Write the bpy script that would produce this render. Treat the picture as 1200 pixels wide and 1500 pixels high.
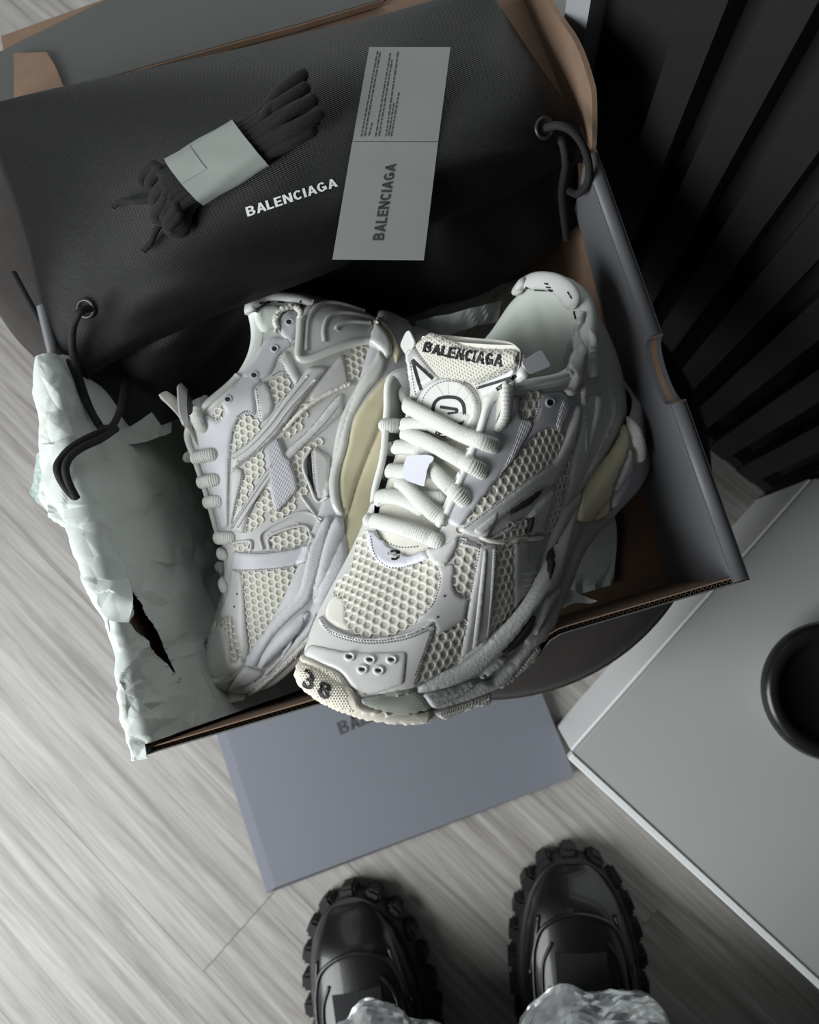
import bpy, bmesh, math, random
import numpy as np
from mathutils import Vector, Matrix, geometry
from mathutils.bvhtree import BVHTree

for o in list(bpy.data.objects): bpy.data.objects.remove(o)
SC = bpy.context.scene
COL = SC.collection
random.seed(4)
rng = np.random.default_rng(4)

# ------------------------------------------------------------------ camera
F_PX, CX, CY, CAM_H = 1127.0, 600.0, 750.0, 0.851
_d = np.array([715.0 - CX, -(885.0 - CY), -F_PX]); _d /= np.linalg.norm(_d)     # world down, in camera axes
def _pl(px, h):
    r = np.array([px[0] - CX, -(px[1] - CY), -F_PX]); return r * (h / (r @ _d))
_X = _pl((1100, 848), 1) - _pl((205, 1108), 1); _X /= np.linalg.norm(_X)
_Z = -_d; _Y = np.cross(_Z, _X)
RM = np.array([_X, _Y, _Z])                       # camera axes -> world axes
CAMP = np.array([0, 0, CAM_H])
cam_data = bpy.data.cameras.new('camera'); cam = bpy.data.objects.new('camera', cam_data); COL.objects.link(cam)
cam.matrix_world = Matrix.Translation(CAMP) @ Matrix(RM.tolist()).to_4x4()
cam_data.sensor_fit = 'VERTICAL'; cam_data.sensor_height = 36.0; cam_data.lens = F_PX / 1500 * 36.0
cam_data.clip_start = 0.02
cam_data.dof.use_dof = True; cam_data.dof.focus_distance = 0.43; cam_data.dof.aperture_fstop = 9.0
SC.camera = cam

# ------------------------------------------------------------------ light
world = bpy.data.worlds.new('world'); SC.world = world; world.use_nodes = True
world.node_tree.nodes['Background'].inputs[0].default_value = (0.88, 0.94, 1.0, 1)
world.node_tree.nodes['Background'].inputs[1].default_value = 0.022
def area_light(name, loc, target, sx, sy, power, col):
    ld = bpy.data.lights.new(name, 'AREA'); ld.shape = 'RECTANGLE'; ld.size = sx; ld.size_y = sy; ld.energy = power; ld.color = col
    lo = bpy.data.objects.new(name, ld); COL.objects.link(lo); lo.location = loc
    lo.rotation_euler = (Vector(target) - Vector(loc)).to_track_quat('-Z', 'Y').to_euler()
    return lo
area_light('window_daylight', (-1.25, -0.20, 1.02), (0.0, 0.03, 0.30), 1.0, 1.1, 36, (0.96, 0.99, 1.0))
area_light('back_fill_light', (-0.55, 1.75, 1.15), (0.2, -0.1, 0.10), 0.8, 1.6, 4, (0.95, 0.98, 1.0))  # weak fill added from behind for the white cabinet side; no door built
vs = SC.view_settings; vs.view_transform = 'Standard'; vs.look = 'None'; vs.gamma = 1.0; vs.use_curve_mapping = False
vs.exposure = 0.0

# ------------------------------------------------------------------ helpers
def px2w(px, py, z):
    """point where the sight line through a pixel of the 1200x1500 frame meets height z"""
    r = RM @ np.array([px - CX, -(py - CY), -F_PX]); s = (z - CAM_H) / r[2]; return CAMP + r * s
def w2px(w):
    c = (np.asarray(w) - CAMP) @ RM
    return np.stack([CX + F_PX * c[..., 0] / -c[..., 2], CY - F_PX * c[..., 1] / -c[..., 2]], -1)
def sight(px, py):
    r = RM @ np.array([px - CX, -(py - CY), -F_PX]); return r / np.linalg.norm(r)

def mesh_obj(name, verts, faces, mat=None, parent=None, smooth=True, midx=None):
    me = bpy.data.meshes.new(name); me.from_pydata([tuple(map(float, v)) for v in verts], [], [tuple(map(int, f)) for f in faces])
    mats = mat if isinstance(mat, (list, tuple)) else [mat]
    for m in mats:
        if m is not None: me.materials.append(m)
    if midx is not None: me.polygons.foreach_set('material_index', midx)
    if smooth: me.polygons.foreach_set('use_smooth', [True] * len(me.polygons))
    me.update()
    o = bpy.data.objects.new(name, me); COL.objects.link(o)
    if parent is not None: o.parent = parent; o.matrix_parent_inverse = parent.matrix_world.inverted()
    return o
def bm_obj(name, bm, mat=None, parent=None, smooth=False):
    me = bpy.data.meshes.new(name); bm.normal_update(); bm.to_mesh(me); bm.free()
    for m in (mat if isinstance(mat, (list, tuple)) else [mat]):
        if m is not None: me.materials.append(m)
    if smooth: me.polygons.foreach_set('use_smooth', [True] * len(me.polygons))
    o = bpy.data.objects.new(name, me); COL.objects.link(o)
    if parent is not None: o.parent = parent; o.matrix_parent_inverse = parent.matrix_world.inverted()
    return o
def empty(name, loc, label=None, cat=None, group=None):
    o = bpy.data.objects.new(name, None); o.empty_display_size = 0.02; COL.objects.link(o); o.location = loc
    o.matrix_world = Matrix.Translation(Vector([float(c) for c in loc]))
    if label: tag(o, label, cat, group)
    return o
def tag(o, label=None, cat=None, group=None, kind=None):
    if label: o['label'] = label
    if cat: o['category'] = cat
    if group: o['group'] = group
    if kind: o['kind'] = kind
    return o
def catmull(pts, n, closed=False):
    P = np.array(pts, float); N = len(P)
    if closed: ext = np.vstack([P[-1], P, P[0], P[1]]); segs = N
    else: ext = np.vstack([2 * P[0] - P[1], P, 2 * P[-1] - P[-2]]); segs = N - 1
    out = []
    for i in range(n):
        t = i / (n if closed else n - 1) * segs; k = min(int(t), segs - 1); t -= k
        p0, p1, p2, p3 = ext[k], ext[k + 1], ext[k + 2], ext[k + 3]
        out.append(.5 * (2 * p1 + (p2 - p0) * t + (2 * p0 - 5 * p1 + 4 * p2 - p3) * t * t + (3 * p1 - p0 - 3 * p2 + p3) * t ** 3))
    return np.array(out)
def grid_faces(nr, nc, closed=False, flip=False):
    fs = []
    for i in range(nr - 1):
        for j in range(nc if closed else nc - 1):
            a, b = i * nc + j, i * nc + (j + 1) % nc; c, d = b + nc, a + nc
            fs.append((a, d, c, b) if flip else (a, b, c, d))
    return fs
def tube(path, rad, seg=10, nrm=None, flat=1.0, caps=True):
    """verts, faces of a tube along path; rad number or per-point; nrm gives the thin direction, flat its ratio"""
    P = np.array(path, float); n = len(P); T = np.gradient(P, axis=0); T /= np.linalg.norm(T, axis=1)[:, None] + 1e-12
    rad = np.broadcast_to(np.array(rad, float), (n,))
    V = []; up = np.array([0.13, 0.2, 1.0])
    for i in range(n):
        a = np.array(nrm[i]) if nrm is not None else up
        s = np.cross(T[i], a)
        if np.linalg.norm(s) < 1e-6: s = np.cross(T[i], [1, 0, .3])
        s /= np.linalg.norm(s); a = np.cross(s, T[i])
        if nrm is None: up = a
        for k in range(seg):
            q = 2 * math.pi * k / seg
            V.append(P[i] + rad[i] * (math.cos(q) * s + flat * math.sin(q) * a))
    F = grid_faces(n, seg, True)
    if caps: F.append(tuple(range(seg))); F.append(tuple(reversed(range((n - 1) * seg, n * seg))))
    return V, F
def box_bm(bm, cx, cy, cz, sx, sy, sz, M=None):
    g = bmesh.ops.create_cube(bm, size=1.0)
    m = Matrix.Translation((cx, cy, cz)) @ Matrix.Diagonal((sx, sy, sz, 1))
    bmesh.ops.transform(bm, matrix=(M @ m) if M is not None else m, verts=g['verts']); return g['verts']

# ------------------------------------------------------------------ materials
def nt(name):
    m = bpy.data.materials.new(name); m.use_nodes = True
    return m, m.node_tree.nodes, m.node_tree.links, m.node_tree.nodes['Principled BSDF']
def mat(name, col, rough=.6, bump=0, bscale=400, var=0, vscale=30, metal=0, spec=.5, coat=0, sheen=0, trans=0, ior=1.45, sss=0, coords='Object', stretch=None, btype='noise', alpha=1):
    m, N, L, b = nt(name)
    b.inputs['Base Color'].default_value = (*col, 1); b.inputs['Roughness'].default_value = rough
    b.inputs['Metallic'].default_value = metal; b.inputs['Specular IOR Level'].default_value = spec
    b.inputs['Coat Weight'].default_value = coat; b.inputs['Sheen Weight'].default_value = sheen
    b.inputs['Transmission Weight'].default_value = trans; b.inputs['IOR'].default_value = ior
    if sss: b.inputs['Subsurface Weight'].default_value = sss; b.inputs['Subsurface Radius'].default_value = (.006, .005, .004); b.inputs['Subsurface Scale'].default_value = 1
    tc = N.new('ShaderNodeTexCoord'); src = tc.outputs[coords]
    if stretch:
        mp = N.new('ShaderNodeMapping'); mp.inputs['Scale'].default_value = stretch; L.new(src, mp.inputs[0]); src = mp.outputs[0]
    if var:
        n = N.new('ShaderNodeTexNoise'); n.inputs['Scale'].default_value = vscale; n.inputs['Detail'].default_value = 5; L.new(src, n.inputs['Vector'])
        r = N.new('ShaderNodeValToRGB'); r.color_ramp.elements[0].position = .3; r.color_ramp.elements[1].position = .7
        r.color_ramp.elements[0].color = (*[c * (1 - var) for c in col], 1); r.color_ramp.elements[1].color = (*[min(1, c * (1 + var)) for c in col], 1)
        L.new(n.outputs['Fac'], r.inputs[0]); L.new(r.outputs[0], b.inputs['Base Color'])
    if bump:
        if btype == 'noise':
            n = N.new('ShaderNodeTexNoise'); n.inputs['Scale'].default_value = bscale; n.inputs['Detail'].default_value = 3; out = n.outputs['Fac']
        elif btype == 'voronoi':
            n = N.new('ShaderNodeTexVoronoi'); n.inputs['Scale'].default_value = bscale; out = n.outputs['Distance']
        else:
            n = N.new('ShaderNodeTexWave'); n.inputs['Scale'].default_value = bscale; n.bands_direction = {'wavex': 'X', 'wavey': 'Y', 'wavez': 'Z', 'waved': 'DIAGONAL'}[btype]; out = n.outputs['Fac']
        L.new(src, n.inputs['Vector'])
        bp = N.new('ShaderNodeBump'); bp.inputs['Strength'].default_value = min(1, bump); bp.inputs['Distance'].default_value = .0004
        L.new(out, bp.inputs['Height']); L.new(bp.outputs[0], b.inputs['Normal'])
    return m

def crop(kind, pts):
    x0, y0, k = {'a1': (420, 860, 4), 'a2': (600, 760, 4), 'a3': (460, 720, 5), 'a4': (520, 460, 4), 'a5': (640, 560, 4.6154), 'a6': (680, 400, 4.2857), 'a7': (780, 560, 6.25),
                 'b1': (340, 420, 4), 'b2': (250, 540, 4.8), 'b3': (320, 640, 4.6154), 'b4': (270, 780, 4.8), 'f': (0, 0, 1)}[kind]
    return [(x0 + p[0] / k, y0 + p[1] / k) for p in pts]
def chaikin(P, it, closed=True):
    """round an outline: flat bends are smoothed, sharp corners keep a small radius"""
    P = np.array(P, float)
    for k in range(it):
        A = np.roll(P, 1, 0); C = np.roll(P, -1, 0); a = A - P; c = C - P
        la = np.linalg.norm(a, axis=1) + 1e-12; lc = np.linalg.norm(c, axis=1) + 1e-12; cs = (a * c).sum(1) / la / lc
        sharp = cs > -.70; N = []
        for i in range(len(P)):
            fa, fc = (min(.25, (3.0 if la[i] > 1 else .003) / la[i]), min(.25, (3.0 if lc[i] > 1 else .003) / lc[i])) if sharp[i] else (.25, .25)
            N += [P[i] + a[i] * fa, P[i] + c[i] * fc]
        P = np.array(N)
    return P
def resample(P, step, closed=True):
    P = np.array(P, float); Q = np.vstack([P, P[:1]]) if closed else P
    L = np.linalg.norm(np.diff(Q, axis=0), axis=1); S = np.concatenate([[0], np.cumsum(L)])
    n = max(4 if closed else 2, int(round(S[-1] / step))); t = np.linspace(0, S[-1], n + (1 if closed else 0))
    if closed: t = t[:-1]
    return np.stack([np.interp(t, S, Q[:, k]) for k in range(Q.shape[1])], 1)
def inside(P, poly):
    x, y = P[:, 0], P[:, 1]; r = np.zeros(len(P), bool); n = len(poly)
    for i in range(n):
        a, b = poly[i], poly[(i + 1) % n]
        c = ((a[1] > y) != (b[1] > y)); xx = (b[0] - a[0]) * (y - a[1]) / ((b[1] - a[1]) if b[1] != a[1] else 1e-9) + a[0]
        r ^= c & (x < xx)
    return r
def dist_to(P, poly):
    d = np.full(len(P), 1e9); n = len(poly)
    for i in range(n):
        a, b = poly[i], poly[(i + 1) % n]; ab = b - a
        t = np.clip(((P - a) @ ab) / (ab @ ab + 1e-12), 0, 1); d = np.minimum(d, np.linalg.norm(P - a - t[:, None] * ab, axis=1))
    return d
def fill(poly, step):
    """triangulated interior of an outline"""
    B = resample(poly, step); lo, hi = B.min(0), B.max(0)
    gx = np.arange(lo[0], hi[0], step); gy = np.arange(lo[1], hi[1], step * .87)
    G = np.array([(x + (step * .5 if j % 2 else 0), y) for j, y in enumerate(gy) for x in gx]).reshape(-1, 2)
    if len(G): G = G[inside(G, B)]
    if len(G): G = G[dist_to(G, B) > step * .55]
    V = [Vector(map(float, p)) for p in np.vstack([B, G])]; n = len(B)
    r = geometry.delaunay_2d_cdt(V, [(i, (i + 1) % n) for i in range(n)], [], 1, 1e-5)
    return np.array([tuple(v) for v in r[0]]), [tuple(f) for f in r[2]], B

def loop_of(half, n, other=None):
    h = np.array(half, float); m = np.array(other or half, float)[1:-1][::-1].copy(); m[:, 1] *= -1
    return catmull(np.vstack([h, m]), n, True)

_txt = {}
def _glyph(ch):
    """bold grotesque capitals from bars and arcs; returns polygons and the width"""
    t = .185; R = lambda a, b, c, d: [(a, b), (c, b), (c, d), (a, d)]
    def arc(cx, cy, rx, ry, a0, a1, n=10):
        o = []; th = [math.radians(a0 + (a1 - a0) * k / n) for k in range(n + 1)]
        for a, b in zip(th, th[1:]): o.append([(cx + rx * math.cos(a), cy + ry * math.sin(a)), (cx + rx * math.cos(b), cy + ry * math.sin(b)), (cx + (rx - t) * math.cos(b), cy + (ry - t * .92) * math.sin(b)), (cx + (rx - t) * math.cos(a), cy + (ry - t * .92) * math.sin(a))])
        return o
    if ch == 'B': return [R(0, 0, t, 1), R(t, 0, .34, t * .92), R(t, .43, .34, .43 + t * .85), R(t, 1 - t * .92, .32, 1)] + arc(.32, .735, .26, .265, -90, 90) + arc(.34, .29, .29, .29, -90, 90), .63
    if ch == 'A': return [[(0, 0), (.19, 0), (.42, 1), (.25, 1)], [(.68, 0), (.49, 0), (.26, 1), (.43, 1)], R(.17, .22, .51, .37)], .68
    if ch == 'L': return [R(0, 0, t, 1), R(t, 0, .50, t * .92)], .50
    if ch == 'E': return [R(0, 0, t, 1), R(t, 0, .54, t * .92), R(t, .42, .50, .42 + t * .9), R(t, 1 - t * .92, .54, 1)], .54
    if ch == 'N': return [R(0, 0, t, 1), R(.47, 0, .47 + t, 1), [(t * .6, 1), (t * 1.1, 1), (.47 + t * .4, 0), (.47 - t * .1, 0)], [(0, 1), (t, 1), (.47 + t, 0), (.47, 0)]], .655
    if ch == 'C': return arc(.33, .5, .33, .5, 42, 318, 20), .62
    if ch == 'I': return [R(0, 0, t, 1)], t
    if ch == 'G': return arc(.33, .5, .33, .5, 42, 335, 20) + [R(.34, .36, .655, .36 + t * .85), R(.655 - t, .10, .655, .40)], .66
def text_mesh(t, bold=.0):
    """flat letters, box scaled to 0..1 in both directions"""
    if (t, bold) in _txt: return _txt[(t, bold)]
    if t == 'BALENCIAGA':
        V = []; F = []; x = 0
        for ch in t:
            ps, w_ = _glyph(ch)
            for p_ in ps: k = len(V); V += [(x + a, b) for a, b in p_]; F.append(tuple(range(k, k + 4)))
            x += w_ + (.10 if ch not in 'A' else .06)
        V = np.array(V); V = (V - V.min(0)) / (V.max(0) - V.min(0)); _txt[(t, bold)] = (V, F); return V, F
    cu = bpy.data.curves.new('t', 'FONT'); cu.body = t; cu.size = 1; cu.offset = bold; cu.resolution_u = 3; cu.space_character = 1.1
    o = bpy.data.objects.new('t', cu); COL.objects.link(o); bpy.context.view_layer.update()
    me = o.evaluated_get(bpy.context.evaluated_depsgraph_get()).to_mesh()
    V = np.array([v.co[:2] for v in me.vertices]); F = [tuple(p.vertices) for p in me.polygons]
    o.evaluated_get(bpy.context.evaluated_depsgraph_get()).to_mesh_clear(); bpy.data.objects.remove(o); bpy.data.curves.remove(cu)
    V = (V - V.min(0)) / (V.max(0) - V.min(0)); _txt[(t, bold)] = (V, F); return V, F

# ------------------------------------------------------------------ the room
U = np.array([0.5225, -0.8526, 0]); V_ = np.array([0.8526, 0.5225, 0])       # along the slatted wall, towards it
ROOM = Matrix(((U[0], V_[0], 0, 0), (U[1], V_[1], 0, 0), (0, 0, 1, 0), (0, 0, 0, 1)))
def uv(u, v, z=0): return U * u + V_ * v + np.array([0, 0, z])
def wood_mat():
    m, N, L, b = nt('grey_oak_laminate'); b.inputs['Roughness'].default_value = .5; b.inputs['Specular IOR Level'].default_value = .4
    tc = N.new('ShaderNodeTexCoord'); oi = N.new('ShaderNodeObjectInfo')
    ad = N.new('ShaderNodeVectorMath'); ad.operation = 'ADD'; sc = N.new('ShaderNodeVectorMath'); sc.operation = 'SCALE'; sc.inputs[3].default_value = 7.0
    cb = N.new('ShaderNodeCombineXYZ'); L.new(oi.outputs['Random'], cb.inputs[0]); L.new(oi.outputs['Random'], cb.inputs[1]); L.new(cb.outputs[0], sc.inputs[0])
    L.new(tc.outputs['Object'], ad.inputs[0]); L.new(sc.outputs[0], ad.inputs[1])
    mp = N.new('ShaderNodeMapping'); mp.inputs['Scale'].default_value = (2.6, 46, 1); L.new(ad.outputs[0], mp.inputs[0])
    n1 = N.new('ShaderNodeTexNoise'); n1.inputs['Scale'].default_value = 1.6; n1.inputs['Detail'].default_value = 8; n1.inputs['Roughness'].default_value = .65; n1.inputs['Distortion'].default_value = .6; L.new(mp.outputs[0], n1.inputs['Vector'])
    mp2 = N.new('ShaderNodeMapping'); mp2.inputs['Scale'].default_value = (5, 160, 1); L.new(ad.outputs[0], mp2.inputs[0])
    n2 = N.new('ShaderNodeTexNoise'); n2.inputs['Scale'].default_value = 2.0; n2.inputs['Detail'].default_value = 4; L.new(mp2.outputs[0], n2.inputs['Vector'])
    r1 = N.new('ShaderNodeValToRGB'); e = r1.color_ramp.elements; e[0].position = .28; e[0].color = (.165, .152, .138, 1); e[1].position = .72; e[1].color = (.45, .43, .405, 1)
    e2 = r1.color_ramp.elements.new(.5); e2.color = (.325, .31, .29, 1)
    mx = N.new('ShaderNodeMixRGB'); mx.blend_type = 'MULTIPLY'; mx.inputs[0].default_value = .55
    r2 = N.new('ShaderNodeValToRGB'); r2.color_ramp.elements[0].position = .3; r2.color_ramp.elements[0].color = (.62, .61, .6, 1); r2.color_ramp.elements[1].position = .62; r2.color_ramp.elements[1].color = (1, 1, 1, 1)
    L.new(n1.outputs['Fac'], r1.inputs[0]); L.new(n2.outputs['Fac'], r2.inputs[0]); L.new(r1.outputs[0], mx.inputs[1]); L.new(r2.outputs[0], mx.inputs[2]); L.new(mx.outputs[0], b.inputs['Base Color'])
    bp = N.new('ShaderNodeBump'); bp.inputs['Strength'].default_value = .25; bp.inputs['Distance'].default_value = .0006; L.new(n2.outputs['Fac'], bp.inputs['Height']); L.new(bp.outputs[0], b.inputs['Normal'])
    return m
M = {
 'wood': wood_mat(), 'subfloor': mat('subfloor', (.30, .285, .26), .8),
 'black_wall': mat('black_slat', (.0065, .0065, .007), .6, .1, 300), 'black_back': mat('black_felt', (.006, .006, .0065), .9),
 'white_paint': mat('white_lacquer', (.84, .86, .86), .4), 'grey_top': mat('pale_grey_top', (.40, .41, .40), .5, .05, 300, .03, 6), 'trim': mat('grey_trim', (.30, .31, .33), .4),
 'pouf': mat('dark_brown_velvet', (.028, .024, .022), .8, .4, 500, .15, 60, sheen=.06), 'black_gloss': mat('black_gloss', (.012, .012, .013), .25),
 'kraft': mat('kraft_board', (.195, .127, .086), .85, .3, 500, .07, 90), 'grey_board': mat('grey_board', (.105, .108, .116), .5, .1, 700, .03, 40), 'grey_board_dark': mat('dark_grey_board', (.075, .077, .074), .55, .1, 700, .04, 30),
 'tissue': mat('tissue_paper', (.54, .58, .55), .75, .15, 250, .05, 25), 'tissue_green': mat('pale_green_tissue', (.33, .40, .36), .85, .6, 300, .35, 300),
 'nylon': mat('black_nylon', (.0042, .0042, .0048), .40, .8, 420, .0, 30, btype='waved', spec=.38), 'cord': mat('black_cord', (.009, .0085, .0085), .8, 1.0, 900), 'lacecord': mat('black_shoelace', (.008, .0076, .0076), .9, 1.0, 900, sheen=.03),
 'white_print': mat('white_print', (.62, .63, .62), .6), 'dark_print': mat('dark_grey_print', (.05, .05, .052), .6), 'card': mat('grey_card', (.27, .285, .275), .6, .1, 500, .02, 60),
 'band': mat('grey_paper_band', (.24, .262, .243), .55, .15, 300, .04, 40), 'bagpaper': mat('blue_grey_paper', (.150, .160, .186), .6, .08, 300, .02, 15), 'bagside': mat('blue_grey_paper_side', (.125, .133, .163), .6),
 'boot': mat('black_leather', (.006, .0057, .0063), .33, .25, 300, coat=.25), 'bootsole': mat('black_rubber', (.006, .006, .0063), .6), 'boot_mesh': mat('black_mesh', (.006, .006, .007), .8, 1, 600, btype='voronoi'),
 'silver': mat('silver_fabric', (.58, .61, .61), .30, .8, 120, .25, 60, metal=.7), 'grommet': mat('black_metal', (.05, .05, .052), .35, metal=.6),
}
fl = mesh_obj('floor', [uv(a, b, -.014) for a, b in ((-2.2, -1.9), (2.2, -1.9), (2.2, 1.4), (-2.2, 1.4))] + [uv(a, b, -.04) for a, b in ((-2.2, -1.9), (2.2, -1.9), (2.2, 1.4), (-2.2, 1.4))], [(0, 1, 2, 3), (7, 6, 5, 4), (0, 4, 5, 1), (1, 5, 6, 2), (2, 6, 7, 3), (3, 7, 4, 0)], M['subfloor'], smooth=False)
tag(fl, kind='structure')
PW_, PL = .19, 1.285
plank_cache = {}
def plank(u0, u1, v0):
    key = round(u1 - u0, 4)
    if key not in plank_cache:
        bm = bmesh.new(); box_bm(bm, 0, 0, -.007, u1 - u0 - .0004, PW_ - .0001, .014)
        bmesh.ops.bevel(bm, geom=[e for e in bm.edges if all(v.co.z > -.001 for v in e.verts)], offset=.00035, segments=1, affect='EDGES')
        me = bpy.data.meshes.new('plank'); bm.to_mesh(me); bm.free(); me.materials.append(M['wood']); plank_cache[key] = me
    o = bpy.data.objects.new('plank', plank_cache[key]); COL.objects.link(o); o.parent = fl
    o.matrix_world = Matrix.Translation(Vector(uv((u0 + u1) / 2, v0 + PW_ / 2))) @ ROOM
for r in range(-7, 9):
    v0 = -.497 + PW_ * r
    if v0 > .45: continue
    s0 = {0: .034, 1: .334}.get(r, .034 + (r * .447) % PL)
    for k in range(-2, 3):
        a, b = max(s0 + k * PL, -2.1), min(s0 + (k + 1) * PL, 2.1)
        if b - a > .05: plank(a, b, v0)
# slatted wall
wl = mesh_obj('wall_right', [uv(a, b, c) for c in (0, 2.4) for a, b in ((-.177, .304), (1.6, .304), (1.6, .36), (-.177, .36))], [(0, 1, 2, 3), (7, 6, 5, 4), (0, 4, 5, 1), (1, 5, 6, 2), (2, 6, 7, 3), (3, 7, 4, 0)], M['black_back'], smooth=False); tag(wl, kind='structure')
sm = None
for k in range(-4, 44):
    uc = .0372 + k * .0375
    if uc < -.16 or uc > 1.58: continue
    if sm is None:
        bm = bmesh.new(); vs_ = [bm.verts.new((x, y, z)) for z in (.006, 2.4) for x, y in ((-.0125, .010), (-.0105, -.010), (.0105, -.010), (.0125, .010))]
        for f in ((0, 1, 5, 4), (1, 2, 6, 5), (2, 3, 7, 6), (3, 0, 4, 7), (3, 2, 1, 0), (4, 5, 6, 7)): bm.faces.new([vs_[i] for i in f])
        sm = bpy.data.meshes.new('slat'); bm.normal_update(); bm.to_mesh(sm); bm.free(); sm.materials.append(M['black_wall'])
    o = bpy.data.objects.new('slat', sm); COL.objects.link(o); o.parent = wl; o.matrix_world = Matrix.Translation(Vector(uv(uc, .294))) @ ROOM
bm = bmesh.new(); box_bm(bm, .70, .2955, .014, 1.755, .0165, .027, ROOM); bm_obj('base_rail', bm, M['black_back'], wl)
wb = mesh_obj('wall_back', [uv(a, b, c) for c in (0, 2.4) for a, b in ((-1.9, .47), (-.195, .47), (-.195, .50), (-1.9, .50))], [(0, 1, 2, 3), (7, 6, 5, 4), (0, 4, 5, 1), (1, 5, 6, 2), (2, 6, 7, 3), (3, 7, 4, 0)], M['white_paint'], smooth=False); tag(wb, kind='structure')
tr_ = mesh_obj('trim_1', [uv(a, b, c) for c in (0, 2.4) for a, b in ((-.194, .287), (-.178, .287), (-.178, .50), (-.194, .50))], [(0, 1, 2, 3), (7, 6, 5, 4), (0, 4, 5, 1), (1, 5, 6, 2), (2, 6, 7, 3), (3, 7, 4, 0)], M['trim'], smooth=False); tag(tr_, kind='structure')
# low white cabinet against the wall
CZ = .15
cab = empty('low_cabinet', uv(.5, .11, 0), 'low white cabinet with pale grey top against the slatted wall', 'cabinet')
def uvbox(name, u0, u1, v0, v1, z0, z1, m, parent, bev=.0):
    bm = bmesh.new(); box_bm(bm, (u0 + u1) / 2, (v0 + v1) / 2, (z0 + z1) / 2, u1 - u0, v1 - v0, z1 - z0)
    if bev: bmesh.ops.bevel(bm, geom=list(bm.edges), offset=bev, segments=2, affect='EDGES')
    bmesh.ops.transform(bm, matrix=ROOM, verts=bm.verts); return bm_obj(name, bm, m, parent)
uvbox('body', .145, .95, -.042, .276, .0, CZ - .012, M['white_paint'], cab, .001)
uvbox('top_board', .140, .955, -.047, .277, CZ - .012, CZ, M['grey_top'], cab, .0015)
uvbox('edge_strip', .140, .955, -.0535, -.0472, CZ - .016, CZ + .0005, M['white_paint'], cab, .0008)
uvbox('side_panel', .1385, .1448, -.047, .276, .0, CZ - .0125, M['white_paint'], cab, .0005)
def lathe(name, prof, n, m, parent, c, smooth=True):
    Vv = []
    for r, z in prof:
        for k in range(n): a = 2 * math.pi * k / n; Vv.append((c[0] + r * math.cos(a), c[1] + r * math.sin(a), c[2] + z))
    F = grid_faces(len(prof), n, True)
    if prof[0][0] > 1e-6: F.append(tuple(range(n))[::-1])
    if prof[-1][0] > 1e-6: F.append(tuple(range((len(prof) - 1) * n, len(prof) * n)))
    return mesh_obj(name, Vv, F, m, parent, smooth)
bw_c = px2w(1212, 1010, CZ + .02); bc = (bw_c[0], bw_c[1], CZ)
bowl = empty('round_bowl', bc, 'black round bowl with a thick rim on the white cabinet', 'bowl')
lathe('rim', [(.046, .018), (.053, .022), (.0565, .030), (.054, .038), (.048, .040), (.042, .035), (.040, .028)], 48, M['black_gloss'], bowl, bc)
lathe('shell', [(.0, .0), (.030, .0), (.046, .008), (.050, .020), (.049, .028), (.041, .030), (.036, .014), (.0, .010)], 48, M['trim'], bowl, bc)
# upholstered bench with round ends, parallel to the wall, under the box
PZ = .2575; BR = .178; BC0 = np.array([.026, .103, 0]); BC1 = BC0 - U * .37
ot = empty('upholstered_bench', (BC0 + BC1) / 2, 'dark brown round-ended upholstered bench under the open shoe box', 'bench')
def stadium(r, z, n=60):
    a0 = math.atan2(-V_[1], -V_[0])
    return [BC0 + r * np.array([math.cos(a0 + math.pi * k / n), math.sin(a0 + math.pi * k / n), 0]) + [0, 0, z] for k in range(n + 1)] + [BC1 + r * np.array([math.cos(a0 + math.pi + math.pi * k / n), math.sin(a0 + math.pi + math.pi * k / n), 0]) + [0, 0, z] for k in range(n + 1)]
rings = [stadium(r, z) for r, z in ((.01, PZ), (BR - .05, PZ), (BR - .018, PZ - .002), (BR - .006, PZ - .008), (BR, PZ - .018), (BR - .0005, PZ - .024), (BR - .004, PZ - .026), (BR + .001, PZ - .030), (BR + .002, PZ - .042), (BR, PZ - .058), (BR - .008, PZ - .066), (BR - .05, PZ - .068), (.01, PZ - .068))]
ns = len(rings[0]); mesh_obj('cushion', np.array(rings).reshape(-1, 3), grid_faces(len(rings), ns, True) + [tuple(range(ns))[::-1], tuple(range((len(rings) - 1) * ns, len(rings) * ns))], M['pouf'], ot)
rp = stadium(BR + .001, PZ - .027); Vv, Ff = tube(rp + rp[:1], .0022, 8, caps=False); mesh_obj('piping', Vv, Ff, M['pouf'], ot)
for c, s1, s2 in ((BC0, 1, 1), (BC0, 1, -1), (BC1, -1, 1), (BC1, -1, -1)):
    q = c + U * .05 * s1 + V_ * .09 * s2; q2 = q + U * .02 * s1 + V_ * .015 * s2
    Vv, Ff = tube([(q[0], q[1], PZ - .067), (q2[0], q2[1], 0)], [.016, .010], 14); mesh_obj('leg', Vv, Ff, M['black_gloss'], ot)

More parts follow.
